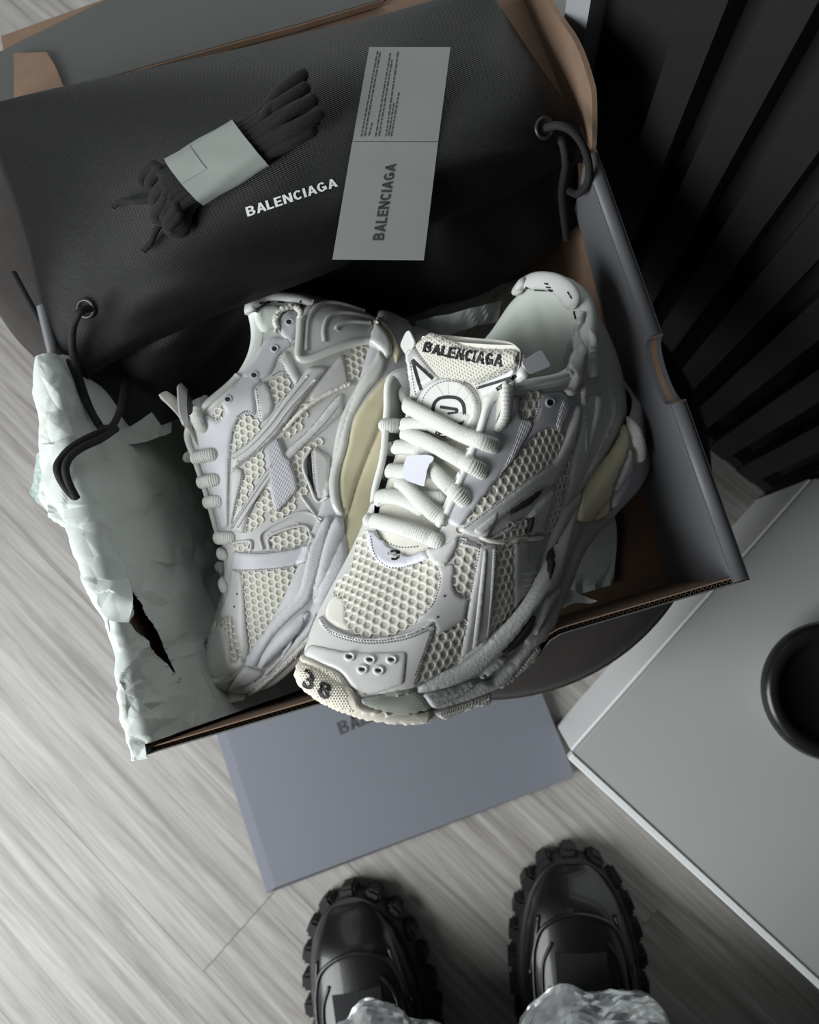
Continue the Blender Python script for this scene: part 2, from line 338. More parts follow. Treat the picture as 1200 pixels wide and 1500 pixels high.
# ------------------------------------------------------------------ shoe box
XL, XR, YF, YB, ZR, ZF = -.218, .1415, -.0273, .258, .410, .2605
bx = empty('shoe_box', (-.038, .115, PZ), 'open grey shoe box with kraft inside, its lid folded back', 'box')
def slab(name, poly, axis, a0, a1, m, parent, holes=None):
    """polygon (two coordinates) extruded along the third axis from a0 to a1"""
    n = len(poly); mk = (lambda p, a: {'x': (a, p[0], p[1]), 'y': (p[0], a, p[1]), 'z': (p[0], p[1], a)}[axis])
    r = geometry.delaunay_2d_cdt([Vector(p) for p in poly] + ([Vector(p) for p in holes] if holes else []), [(i, (i + 1) % n) for i in range(n)] + ([(n + i, n + (i + 1) % len(holes)) for i in range(len(holes))] if holes else []), [], 1, 1e-7)
    P = [tuple(v) for v in r[0]]; F = [tuple(f) for f in r[2]]
    if holes:
        H_ = np.array(holes); F = [f for f in F if not inside(np.array([np.mean([P[i] for i in f], 0)]), H_)[0]]
    e = {}
    for f in F:
        for i in range(len(f)): e[(f[i], f[(i + 1) % len(f)])] = 1
    k = len(P); FF = list(F) + [tuple(i + k for i in f[::-1]) for f in F]
    for a, b in list(e):
        if (b, a) not in e: FF.append((b, a, a + k, b + k))
    return mesh_obj(name, [mk(p, a0) for p in P] + [mk(p, a1) for p in P], FF, m, parent, smooth=False)
slab('bottom', [(XL, YF), (XR, YF), (XR, YB), (XL, YB)], 'z', PZ + .0005, ZF, M['kraft'], bx)
# side walls: double board, finger notch
def side_poly(notch):
    p = [(YF, ZF), (YB, ZF), (YB, ZR)]
    if notch:
        for t in np.linspace(0, math.pi, 15): p.append((.0993 + .0198 * math.cos(t), ZR - .0155 * math.sin(t) ** .8))
    return p + [(YF, ZR)]
slab('side_wall', side_poly(True), 'x', XR - .0026, XR, M['grey_board'], bx)
slab('side_wall_core', side_poly(True), 'x', XR - .0062, XR - .0027, M['kraft'], bx)
inner = [p for p in side_poly(True) if p[1] > ZF + 1e-6]; inner = [(YF + .0005, ZF + .001), (.06, ZF + .028), (.16, ZF + .075), (.235, ZR - .055), (.235, ZR)] + [p for p in inner if .05 < p[0] < .15] + [(YF + .0005, ZR)]
slab('side_flap', inner, 'x', XR - .0092, XR - .0063, M['grey_board'], bx)
# soft folded top of the side wall
for ya, yb in ((YF + .001, .0785), (.1200, YB - .02)):
    Vv, Ff = tube([(XR - .0046, ya, ZR - .0016), (XR - .0046, yb, ZR - .0016)], .0046, 14, nrm=[(0, 0, 1)] * 2, flat=.75); mesh_obj('side_fold', Vv, Ff, M['grey_board'], bx)
slab('side_wall', side_poly(False), 'x', XL, XL + .0026, M['grey_board'], bx)
slab('side_wall_core', side_poly(False), 'x', XL + .0027, XL + .0062, M['kraft'], bx)
Vv, Ff = tube([(XL + .0034, YF + .001, ZR - .0012), (XL + .0034, YB, ZR - .0012)], .0036, 12, nrm=[(0, 0, 1)] * 2, flat=.75); mesh_obj('side_fold', Vv, Ff, M['grey_board'], bx)
# front wall: corrugated board with an open edge; it bows out where the sneaker leans on it
def bow(x): return -.016 * math.exp(-((x + .036) / .058) ** 8), -.011 * math.exp(-((x + .036) / .060) ** 8)
xs_ = np.linspace(XL, XR, 61)
for nm, y0, y1, dz, mm in (('front_wall', -.0002, .0006, 0, 'grey_board_dark'), ('front_liner', .0030, .0037, -.0004, 'kraft')):
    Vv = []
    for x in xs_:
        by, bz = bow(x)
        for yy in (y0, y1):
            Vv += [(x, YF + by * 1.0 + yy, ZR + dz + bz), (x, YF + by * .4 + yy, (ZR + ZF) / 2 + .02), (x, YF + yy, ZF)]
    F = []
    for i in range(60):
        a = i * 6; b = a + 6
        for q, w in ((0, 1), (1, 2), (2, 5), (5, 4), (4, 3), (3, 0)): F.append((a + q, b + q, b + w, a + w))
    F += [(0, 1, 4, 3), (1, 2, 5, 4), (360, 363, 364, 361), (361, 364, 365, 362)]
    mesh_obj(nm, Vv, F, M[mm], bx, smooth=False)
Vv = []; nf = 720
for i in range(nf + 1):
    x = XL + .003 + (XR - XL - .006) * i / nf; by, bz = bow(x); yy = .0018 + .0010 * math.sin(i / nf * 120 * 2 * math.pi)
    Vv += [(x, YF + by + yy, ZR - .0008 + bz), (x, YF + by * .4 + yy, (ZR + ZF) / 2)]
mesh_obj('fluting', Vv, [(2 * i, 2 * i + 2, 2 * i + 3, 2 * i + 1) for i in range(nf)], M['kraft'], bx, smooth=True)
slab('back_wall', [(XL, ZF), (XR, ZF), (XR, ZR - .012), (XL, ZR - .012)], 'y', YB - .003, YB, M['kraft'], bx)
# lid folded back, its tuck flap turned in, and the ears
al = math.radians(-7)
def lidp(x, d, up=0): return (x, YB + d * math.cos(al) - up * math.sin(al), ZR - .012 + d * math.sin(al) + up * math.cos(al))
def lidbox(name, x0, x1, d0, d1, u0, u1, m, parent):
    return mesh_obj(name, [lidp(x, d, u) for u in (u0, u1) for x, d in ((x0, d0), (x1, d0), (x1, d1), (x0, d1))], [(3, 2, 1, 0), (4, 5, 6, 7), (0, 1, 5, 4), (1, 2, 6, 5), (2, 3, 7, 6), (3, 0, 4, 7)], m, parent, smooth=False)
lid = lidbox('lid', XL, XR - .001, .0005, .235, -.0035, 0, M['kraft'], bx)
lidbox('lid_outside', XL, XR - .001, .0005, .235, -.0042, -.0036, M['grey_board'], lid)

def at_y(px, py, d_plane=None, x=None):
    r = RM @ np.array([px - CX, -(py - CY), -F_PX]); s = x / r[0]; return CAMP + r * s
def px_on_lid(px, py, up=0.0):
    n = np.array([0, -math.sin(al), math.cos(al)]); p0 = np.array(lidp(0, 0, up)); r = sight(px, py); return CAMP + r * (((p0 - CAMP) @ n) / (r @ n))
def prism(name, top, down, m, parent, smooth=False):
    """flat polygon with thickness: top points and the vector to the under side"""
    T = np.array(top); n = len(T); Bv = T + np.array(down)
    return mesh_obj(name, list(T) + list(Bv), [tuple(range(n)), tuple(range(n, 2 * n))[::-1]] + [(i, n + i, n + (i + 1) % n, (i + 1) % n) for i in range(n)], m, parent, smooth)
nl = np.array([0, -math.sin(al), math.cos(al)])
flap = prism('tuck_flap', [px_on_lid(*p, .0065) for p in ((-60,105),(37,57),(150,2),(200,-28),(420,-95),(560,-2),(440,34),(330,64),(160,112),(20,150),(-60,172))], -nl * .0005, M['grey_board_dark'], bx)
prism('tuck_flap_inside', [px_on_lid(*p, .0059) for p in ((-60,105),(37,57),(150,2),(200,-28),(420,-95),(562,0),(442,37),(331,67),(160,115),(20,153),(-60,175))], -nl * .004, M['kraft'], flap)
prism('locking_tab', [px_on_lid(*p, .0105) for p in ((20,78),(68,76),(80,95),(98,140),(20,170))], -nl * .003, M['kraft'], bx)
prism('locking_slot', [px_on_lid(*p, .0008) for p in ((508,14),(548,3),(556,0),(560,-4),(566,-2),(556,4),(512,17))], -nl * .0006, M['grey_board_dark'], bx)
# kraft ear on the right with an oval hole
ear_px = [(866,236),(872,208),(871,132),(850,64),(818,20),(806,0),(785,-40),(690,-60),(735,10),(772,80),(815,150),(846,205)]
ear = chaikin([at_y(*p, x=XR - .002)[1:] for p in ear_px], 2); hol = chaikin([at_y(*p, x=XR - .002)[1:] for p in ((757,22),(763,12),(772,30),(777,58),(776,74),(766,60),(758,42))], 2)
slab('ear_flap', ear.tolist(), 'x', XR - .0035, XR - .0005, M['kraft'], bx, hol.tolist())
# ------------------------------------------------------------------ black dust bag
def coons(bot, top, left, right, nu, nv):
    B, T, L_, R_ = catmull(bot, nu), catmull(top, nu), catmull(left, nv), catmull(right, nv); G = np.zeros((nv, nu, 3))
    for j in range(nv):
        v = j / (nv - 1)
        for i in range(nu):
            u = i / (nu - 1)
            G[j, i] = (1 - v) * B[i] + v * T[i] + (1 - u) * L_[j] + u * R_[j] - ((1 - u) * (1 - v) * B[0] + u * (1 - v) * B[-1] + (1 - u) * v * T[0] + u * v * T[-1])
    return G
def crumple(P, dirs, amp):
    out = np.zeros(len(P))
    for (dx, dy, ph, a) in dirs: out += a * (np.abs(((P[:, 0] * dx + P[:, 1] * dy + ph) % 1.0) * 2 - 1) - .5)
    return out * amp
def paper(P, cell, amp, seed):
    """creased-paper relief: heights on scattered points, straight facets between them"""
    r_ = np.random.default_rng(seed); lo, hi = P.min(0) - cell, P.max(0) + cell; n = int((hi - lo).prod() / cell ** 2) + 8
    S = lo + (hi - lo) * r_.random((n, 2)); S = np.vstack([S, [lo, hi, (lo[0], hi[1]), (hi[0], lo[1])]]); hgt = (r_.random(len(S)) - .5) * 2 * amp
    t = geometry.delaunay_2d_cdt([Vector(map(float, q)) for q in S], [], [], 0, 1e-7); C = np.array([tuple(v) for v in t[0]]); hh = np.array([hgt[o[0]] if o else 0 for o in t[3]]); out = np.zeros(len(P))
    for f in t[2]:
        a, b, c = C[list(f)]; box = (P[:, 0] >= min(a[0], b[0], c[0])) & (P[:, 0] <= max(a[0], b[0], c[0])) & (P[:, 1] >= min(a[1], b[1], c[1])) & (P[:, 1] <= max(a[1], b[1], c[1])); ix = np.nonzero(box)[0]
        if not len(ix): continue
        d = (b[1] - c[1]) * (a[0] - c[0]) + (c[0] - b[0]) * (a[1] - c[1])
        if abs(d) < 1e-14: continue
        q = P[ix]; l0 = ((b[1] - c[1]) * (q[:, 0] - c[0]) + (c[0] - b[0]) * (q[:, 1] - c[1])) / d; l1 = ((c[1] - a[1]) * (q[:, 0] - c[0]) + (a[0] - c[0]) * (q[:, 1] - c[1])) / d; l2 = 1 - l0 - l1
        k = (l0 >= -1e-6) & (l1 >= -1e-6) & (l2 >= -1e-6); out[ix[k]] = (l0 * hh[f[0]] + l1 * hh[f[1]] + l2 * hh[f[2]])[k]
    return out
bag = empty('dust_bag', (-.04, .33, .40), 'black nylon drawstring dust bag lying folded over the back of the box', 'bag')
nu, nv = 110, 80
front = [px2w(92,556,.408), px2w(140,520,.414), px2w(200,489,.416), px2w(358,427,.417), px2w(487,377,.418), px2w(632,311,.418), px2w(700,287,.418), px2w(808,236,.416), px2w(862,222,.414)]
back = [px2w(-30,158,.418), px2w(100,128,.420), px2w(300,84,.422), px2w(450,46,.422), px2w(600,8,.420), px2w(712,-24,.416)]
left = [front[0], px2w(70,470,.412), px2w(40,360,.414), px2w(0,240,.416), back[0]]
right = [front[-1], px2w(848,180,.420), px2w(800,110,.420), px2w(755,40,.418), back[-1]]
G = coons(front, back, left, right, nu, nv)
uu, vv = np.meshgrid(np.linspace(0, 1, nu), np.linspace(0, 1, nv))
bz = .016 * (4 * uu * (1 - uu)) ** .5 * np.clip(4 * vv * (1 - vv), 0, 1) ** .6
bz += .0042 * np.sin(uu * 9.5 + .6 + 1.8 * np.sin(vv * 5)) * np.exp(-((vv - .17) / .16) ** 2) + .003 * np.sin(uu * 23 + vv * 9) * np.exp(-((vv - .1) / .1) ** 2) * (uu > .05)
bz += .0018 * np.sin(uu * 6 + vv * 7) + .0012 * np.sin(uu * 14 - vv * 11) * (1 - vv)
bz += .014 * np.exp(-((uu - .46) / .22) ** 2 - ((vv - .50) / .26) ** 2) - .012 * np.exp(-((uu - .10) / .20) ** 2 - ((vv - .08) / .22) ** 2)
bz -= .010 * np.exp(-(vv / .10) ** 2) * np.sin(np.pi * np.clip(uu, 0, 1)) ** .5 * .6
G[..., 2] += bz
# rounded front and rear edges roll under
fr = [G[0] + np.array([0, dy, -dz]) for dy, dz in ((.020, .020), (.010, .0175), (.002, .012), (-.002, .005))]
bk = [G[-1] + np.array([0, dy, -dz]) for dy, dz in ((.003, .005), (.004, .011), (-.004, .018))]
GG = np.concatenate([np.array(fr), G, np.array(bk)]); nvv = GG.shape[0]
top = mesh_obj('bag_body', GG.reshape(-1, 3), grid_faces(nvv, nu), M['nylon'], bag)
sk = np.stack([GG[:, 0] + np.array([dx, 0, dz]) for dx, dz in ((0, 0), (-.003, -.004), (-.004, -.012), (-.001, -.024), (.006, -.036))], 1)
mesh_obj('bag_side', sk.reshape(-1, 3), grid_faces(nvv, 5), M['nylon'], bag)
bag_tree = BVHTree.FromPolygons([Vector(map(float, p)) for p in GG.reshape(-1, 3)], grid_faces(nvv, nu))
def on_bag(px, py, lift=0.0):
    d = sight(px, py); h = bag_tree.ray_cast(Vector(CAMP), Vector(d))
    if h[0] is None:
        q = bag_tree.find_nearest(Vector(px2w(px, py, .425))); return np.array(q[0]) + np.array([0, 0, lift]), np.array([0, 0, 1.])
    n = np.array(h[1]); n = -n if n @ d > 0 else n
    return np.array(h[0]) + n * lift, n
# the loose under layer hangs down inside the box
lowrow = [px2w(104,668,.372), px2w(150,640,.37), px2w(250,618,.362), px2w(330,560,.345), px2w(430,480,.318), px2w(560,455,.31), px2w(680,440,.325), px2w(760,400,.335), px2w(846,330,.345)]
uprow = [p + np.array([.004 if i == 0 else (-.004 if i == 8 else 0), .016, -.012]) for i, p in enumerate(front)]
G2 = coons(lowrow, uprow, [lowrow[0], (np.array(lowrow[0]) + uprow[0]) / 2 + [0, 0, .006], uprow[0]], [lowrow[-1], (np.array(lowrow[-1]) + uprow[-1]) / 2, uprow[-1]], 90, 40)
u2, v2 = np.meshgrid(np.linspace(0, 1, 90), np.linspace(0, 1, 40))
G2[..., 2] += (.006 * np.sin(u2 * 17 + 2 * np.sin(v2 * 3)) + .003 * np.sin(u2 * 41 + v2 * 6)) * np.sin(np.pi * v2) ** .7
G2[..., 1] = np.minimum(G2[..., 1], YB - .008)
mesh_obj('under_layer', G2.reshape(-1, 3), grid_faces(40, 90), M['nylon'], bag)
def bag_text(t, quad, m, parent, f, lift, bold=.02, name='lettering'):
    V, F = text_mesh(t, bold); q = np.array(quad, float); u, v = V[:, :1], V[:, 1:]
    P = (1 - u) * (1 - v) * q[0] + u * (1 - v) * q[1] + u * v * q[2] + (1 - u) * v * q[3]
    W = [f(x, y, lift)[0] for x, y in P]; W2 = [f(x, y, -.0002)[0] for x, y in P]; n = len(W); e = {}
    FF = list(F)
    for q_ in F:
        for i in range(len(q_)): e[(q_[i], q_[(i + 1) % len(q_)])] = 1
    for a, b in list(e):
        if (b, a) not in e: FF.append((b, a, a + n, b + n))
    return mesh_obj(name, W + W2, FF, m, parent, smooth=False)
bag_text('BALENCIAGA', [(363,317.5),(495.5,273),(491.5,260.5),(359.5,304)], M['white_print'], bag, on_bag, .0005, .025)
for gx, gy in ((127, 452), (797, 188)):
    p, n = on_bag(gx, gy, .0008); e1 = np.cross(n, [0, 1, 0]); e1 /= np.linalg.norm(e1); e2 = np.cross(n, e1)
    Vv, Ff = tube([p + .0052 * (math.cos(t) * e1 + math.sin(t) * e2) for t in np.linspace(0, 2 * math.pi, 33)], .0013, 8, nrm=[n] * 33, caps=False); g = mesh_obj('grommet', Vv, Ff, M['grommet'], bag)
    prism('grommet_hole', [p + .0045 * (math.cos(t) * e1 + math.sin(t) * e2) for t in np.linspace(0, 2 * math.pi, 20, endpoint=False)], -n * .0007, M['black_back'], g)
def string(pts, r=.0021):
    P = catmull([px2w(*p) for p in pts], 70)
    for i, q in enumerate(P):                                 # never below the bag's top
        h = bag_tree.ray_cast(Vector((q[0], q[1], .6)), Vector((0, 0, -1)))
        if h[0] is not None and 2 < i and q[2] > h[0].z - .03: P[i, 2] = max(q[2], h[0].z + r * .9)
    Vv, Ff = tube(P, r, 10); return mesh_obj('drawstring', Vv, Ff, M['cord'], bag)
string([(132,452,.424),(118,456,.431),(107,478,.426),(106,510,.418),(115,550,.410),(128,590,.404),(142,618,.404),(153,632,.408)], .0024)
string([(180,545,.380),(181,570,.392),(176,600,.402),(166,622,.406),(154,631,.410)], .0022)
string([(152,632,.409),(128,642,.424),(105,656,.434),(90,672,.438),(84,685,.440),(88,700,.439),(98,716,.435),(109,728,.430)], .0024)
string([(170,628,.408),(148,643,.424),(122,655,.433),(104,668,.438),(96,684,.440),(98,700,.439),(104,715,.435),(112,730,.430)], .0023)
string([(20,400,.40),(50,455,.405),(80,505,.407),(108,545,.407),(124,585,.405),(146,622,.406)], .0020)
string([(800,187,.428),(818,184,.434),(838,192,.434),(855,215,.428),(863,245,.418),(860,270,.408),(846,284,.395),(835,280,.385)], .0024)
string([(816,236,.398),(822,262,.39),(824,300,.37),(830,350,.345)], .0024)
kp = px2w(154, 632, .409); bm = bmesh.new(); bmesh.ops.create_icosphere(bm, subdivisions=2, radius=.0042, matrix=Matrix.Translation(Vector(kp)) @ Matrix.Diagonal((1.3, 1, .8, 1))); bm_obj('drawstring_knot', bm, M['cord'], bag, True)
# ------------------------------------------------------------------ card
def card_plane():
    q = np.array([(541,69),(660,69),(621,381),(487,380)], float); gp = [(1-a)*(1-b)*q[3] + a*(1-b)*q[2] + a*b*q[1] + (1-a)*b*q[0] for a in np.linspace(0,1,9) for b in np.linspace(.08,1,14)]
    pts = np.array([on_bag(*p)[0] for p in gp]); c = pts.mean(0); n = np.linalg.svd(pts - c)[2][2]; n = n if n[2] > 0 else -n
    return c + n * (max((pts - c) @ n) + .0010), n
cp, cn = card_plane()
def on_card(x, y, lift=0.0):
    d = sight(x, y); return CAMP + d * (((cp - CAMP) @ cn) / (d @ cn)) + cn * lift, cn
cd = empty('care_card', on_card(575, 225)[0], 'grey folded leaflet with dark brand lettering lying on the dust bag', 'card')
prism('lower_leaf', [on_card(*p)[0] for p in ((487,380),(621,381),(642,208),(516,208))], -cn * .0006, M['card'], cd)
prism('upper_leaf', [on_card(*p)[0] for p in ((516.5,207),(642,207),(660,69),(541,69))], -cn * .0006, M['card'], cd)
bag_text('BALENCIAGA', [(561.5,352),(580,240),(565.5,240),(545.5,352)], M['dark_print'], cd, on_card, .0003, .02)
rows = []
for (xa, ya, xb, yb) in ((529,200,553,75),(534,200,557,75),(540,199,545,180),(550,200,572,75),(555,200,574,88),(565,200,583,75),(569,199,577,150),(573,200,584,136)):
    n_ = max(3, int(math.hypot(xb - xa, yb - ya) / 4.2)); t = 0; L_ = math.hypot(xb - xa, yb - ya)
    while t < L_ - 2:
        w_ = min(random.uniform(3, 9), L_ - t); rows.append((xa + (xb - xa) * t / L_, ya + (yb - ya) * t / L_, xa + (xb - xa) * (t + w_) / L_, ya + (yb - ya) * (t + w_) / L_)); t += w_ + 1.6
Vv = []; Ff = []
for a, b, c, d in rows:
    k = len(Vv); Vv += [on_card(a - .8, b, .0003)[0], on_card(a + .8, b, .0003)[0], on_card(c + .8, d, .0003)[0], on_card(c - .8, d, .0003)[0]]; Ff.append((k, k + 1, k + 2, k + 3))
tag(mesh_obj('small_print', Vv, Ff, M['dark_print'], cd, smooth=False), kind='stuff')
# ------------------------------------------------------------------ spare laces in a paper band
p0, n0 = on_bag(332, 246, 0)
ax = on_bag(445, 178)[0] - on_bag(225, 300)[0]; ax -= n0 * (ax @ n0); ax /= np.linalg.norm(ax); sd = np.cross(n0, ax)
lb = empty('lace_bundle', p0, 'bundle of spare black shoelaces held by a grey paper band', 'shoelaces')
def lb_pt(a, b, c): return p0 + ax * a + sd * b + n0 * c
half = .056
for i in range(8):
    k = (i - 3.5) / 3.5; y0 = k * .0100; zc = .0075 + .0065 * math.sqrt(max(0, 1 - (k / 1.15) ** 2)); la = half * random.uniform(.88, 1.12); lb_ = half * random.uniform(.74, 1.0); fa = random.uniform(1.35, 1.9); fb = random.uniform(1.15, 1.6); sk_ = random.uniform(-.004, .004)
    lo_ = max(.0032, zc - .0075)
    pts = [lb_pt(-.026, y0, zc), lb_pt(-lb_ * .78, y0 * fb + sk_, zc * .95), lb_pt(-lb_, y0 * fb * 1.05 + sk_ - .003, zc * .6 + .001), lb_pt(-lb_ * .85, y0 * fb + sk_ - .006, lo_), lb_pt(-.024, y0 * .9, lo_), lb_pt(.024, y0 * .9, lo_), lb_pt(la * .85, y0 * fa - sk_ + .004, lo_), lb_pt(la, y0 * fa * 1.05 - sk_ + .002, zc * .6 + .001), lb_pt(la * .78, y0 * fa - sk_, zc * .98), lb_pt(.026, y0, zc)]
    P = catmull(pts, 90, True); P = np.vstack([P, P[:1]]); Vv, Ff = tube(P, .0034, 9, caps=False); mesh_obj('shoelace', Vv, Ff, M['lacecord'], lb)
for a, b, c, d in ((-.050, .004, -.068, .012), (-.049, -.012, -.062, -.017)):
    Vv, Ff = tube(catmull([lb_pt(-.03, b * .6, .006), lb_pt(a, b, .006), lb_pt(c * .95, d, .004), lb_pt(c - .004, d * 1.1, .0025)], 24), .0019, 8); mesh_obj('aglet', Vv, Ff, M['lacecord'], lb)
prof = [(math.cos(t) * .0160, .0100 + math.sin(t) * .0098) for t in np.linspace(0, 2 * math.pi, 40, endpoint=False)]
Vv = []; cols = np.linspace(-.0235, .0215, 9)
for a in cols:
    for k, (y, z) in enumerate(prof):
        cr = 1 + .02 * math.sin(k * 1.3 + a * 90) + .015 * math.sin(k * .7 - a * 200); Vv.append(lb_pt(a - .004 * (y / .0160) , y * cr, .0100 + (z - .0100) * cr))
mesh_obj('paper_band', Vv, grid_faces(9, 40, True), M['band'], lb)
Vv = [v + n0 * .0004 for j in range(4) for v in Vv[j * 40 + 3:j * 40 + 13]]; mesh_obj('band_overlap', Vv, grid_faces(4, 10), M['band'], lb)
# ------------------------------------------------------------------ tissue paper
def sheet(name, G, m, parent, cut=None, smooth=False, thick=False):
    nv, nu = G.shape[:2]; P = G.reshape(-1, 3); F = grid_faces(nv, nu)
    if cut is not None:
        C = np.array([P[list(f)].mean(0) for f in F]); k = inside(w2px(C), np.array(cut, float)); gone = {i for f, q in zip(F, k) if q for i in f}; F = [f for f, q in zip(F, k) if not q]
        edge = sorted(gone & {i for f in F for i in f}); cp_ = resample(np.array(cut, float), 1.0); P = P.copy()
        for i in edge:                                        # pull the torn edge onto its line
            o = w2px(P[i]); q = cp_[int(np.argmin(((cp_ - o) ** 2).sum(1)))]; P[i] = px2w(q[0] + random.uniform(-.8, .8), q[1] + random.uniform(-.8, .8), P[i, 2])
    return mesh_obj(name, P, F, m, parent, smooth)
ts = empty('tissue_paper', (XL + .02, .08, ZR), 'crumpled pale tissue paper draped over the left side of the box', 'tissue paper')
cr_dirs = [(random.uniform(-30, 30), random.uniform(-22, 22), random.random(), random.uniform(.5, 1)) for _ in range(7)]
cr_fine = [(random.uniform(-75, 75), random.uniform(-60, 60), random.random(), random.uniform(.3, .7)) for _ in range(6)]
NY, NC = 230, 110
Gt = np.zeros((NY, NC, 3)); ar = np.zeros((NY, NC))
for j in range(NY):
    q = j / (NY - 1); y = -.030 + q * (.222 + .030)
    out = np.interp(y, [-.03, .0, .05, .09, .115, .14, .18, .222], [.010, .003, .004, .007, .014, .026, .022, .006])     # how far it stands off outside
    drop = np.interp(y, [-.03, .0, .06, .09, .12, .16, .20, .222], [.012, .030, .030, .028, .040, .040, .020, .006])
    tp = np.interp(y, [-.03, -.02, .05, .12, .17, .222], [.003, .005, .006, .010, .016, .012])
    flare = np.interp(y, [-.03, .02, .08, .15, .222], [.034, .006, .002, .006, .004])
    prof = [(XL + .040 + flare, ZF + .006), (XL + .032 + flare * .7, ZF + .045), (XL + .026 + flare * .3, ZF + .085), (XL + .020, ZR - .030), (XL + .013, ZR - .008), (XL + .009, ZR + tp * .7), (XL + .002, ZR + tp), (XL - out * .5, ZR + tp * .6), (XL - out, ZR - .006), (XL - out * 1.15, ZR - drop * .6), (XL - out * 1.1, ZR - drop)]
    C = catmull([(a, y, b) for a, b in prof], NC)
    Gt[j] = C; ar[j] = np.concatenate([[0], np.cumsum(np.linalg.norm(np.diff(C, axis=0), axis=1))])
flat = np.stack([ar.ravel(), Gt[..., 1].ravel()], 1)
w = np.interp(np.linspace(0, 1, NC), [0, .35, .5, .8, 1], [.45, .5, .8, 1.0, .9])
dsp = (paper(flat, .030, .0050, 1) + paper(flat, .013, .0028, 2) + paper(flat, .006, .0008, 3)).reshape(NY, NC) * w
e_ = np.gradient(Gt, axis=1); nn_ = np.cross(e_, np.array([0, 1., 0])); nn_ /= np.linalg.norm(nn_, axis=2)[..., None] + 1e-9
Gt = Gt + nn_ * dsp[..., None]
Gt[..., 0] = np.where((Gt[..., 2] < ZR) & (np.arange(NC)[None, :] < NC * .5), np.maximum(Gt[..., 0], XL + .0075), Gt[..., 0])
Gt[..., 1] += paper(flat, .02, .004, 7).reshape(NY, NC) * (np.arange(NC) > NC * .45)
Gt[:, :60, 1] = np.maximum(Gt[:, :60, 1], YF + .006)
tear = [(100 + a / 5, 840 + b / 5) for a, b in ((440,40),(470,130),(540,225),(560,290),(620,370),(660,440),(700,540),(745,640),(800,750),(850,820),(905,868),(830,800),(730,670),(650,600),(600,540),(590,490),(500,430),(450,360),(482,290),(465,180),(440,120))]
sheet('draped_sheet', Gt, M['tissue'], ts, tear)
# curled lip at the tear and the green printed tail outside
Gl = coons([px2w(*p) for p in ((143,884,.428),(160,908,.430),(188,912,.426))], [px2w(*p) for p in ((140,846,.424),(165,850,.424),(187,846,.416))], [px2w(143,884,.428), px2w(140,846,.424)], [px2w(188,912,.426), px2w(196,880,.428), px2w(187,846,.416)], 20, 20)
Gl[..., 2] += paper(Gl.reshape(-1, 3)[:, :2], .010, .0022, 108).reshape(20, 20)
sheet('torn_lip', Gl, M['tissue'], ts)
Gg = coons([px2w(*p) for p in ((44,722,.345),(62,742,.335),(85,756,.332),(114,760,.345))], [px2w(*p) for p in ((52,664,.372),(80,646,.385),(104,634,.392),(122,626,.396))], [px2w(44,722,.345), px2w(49,700,.355), px2w(52,664,.372)], [px2w(114,760,.345), px2w(112,700,.375), px2w(122,626,.396)], 24, 24)
Gg[..., 2] += paper(Gg.reshape(-1, 3)[:, :2], .010, .0022, 103).reshape(24, 24)
sheet('printed_tail', Gg, M['tissue_green'], ts)
Gk = coons([px2w(*p) for p in ((150,650,.385),(190,650,.375),(225,643,.365),(252,634,.36))], [px2w(*p) for p in ((160,630,.385),(195,622,.375),(230,600,.365),(256,585,.355))], [px2w(150,650,.385), px2w(160,630,.385)], [px2w(252,634,.36), px2w(256,585,.355)], 24, 12)
Gk[..., 2] += paper(Gk.reshape(-1, 3)[:, :2], .010, .0022, 107).reshape(12, 24)
sheet('inner_fold', Gk, M['tissue'], ts)
tb = empty('tissue_paper', (.03, .1, ZF), 'shadowed tissue paper lining the bottom of the box under the sneakers', 'tissue paper')
gx, gy = np.meshgrid(np.linspace(-.12, .098, 70), np.linspace(-.012, .235, 70)); Gb = np.stack([gx, gy, np.full_like(gx, ZF + .0035)], -1)
Gb[..., 2] += np.abs(paper(Gb.reshape(-1, 3)[:, :2], .018, .005, 9).reshape(70, 70))
ed = np.clip((Gb[..., 0] - .05) / .05, 0, 1); Gb[..., 2] += .004 * ed * np.abs(np.sin(gy * 60)); Gb[..., 0] += .012 * ed * np.sin(gy * 38)
sheet('bottom_sheet', Gb, M['tissue'], tb)
Gc = coons([px2w(*p) for p in ((812,898,.37),(840,884,.375),(866,884,.39))], [px2w(*p) for p in ((818,858,.36),(835,862,.365),(860,880,.385))], [px2w(812,898,.37), px2w(818,858,.36)], [px2w(866,884,.39), px2w(875,880,.392), px2w(860,880,.385)], 20, 14)
Gc[..., 2] += paper(Gc.reshape(-1, 3)[:, :2], .010, .0022, 99).reshape(14, 20)
sheet('loose_corner', Gc, M['tissue'], tb)
Gd = coons([px2w(*p) for p in ((600,520,.33),(640,500,.33),(690,480,.33),(730,470,.32))], [px2w(*p) for p in ((610,470,.34),(650,462,.345),(700,450,.34),(735,440,.325))], [px2w(600,520,.33), px2w(610,470,.34)], [px2w(730,470,.32), px2w(735,440,.325)], 26, 14)
Gd[..., 2] += paper(Gd.reshape(-1, 3)[:, :2], .010, .0022, 100).reshape(14, 26)
sheet('loose_corner', Gd, M['tissue'], tb)
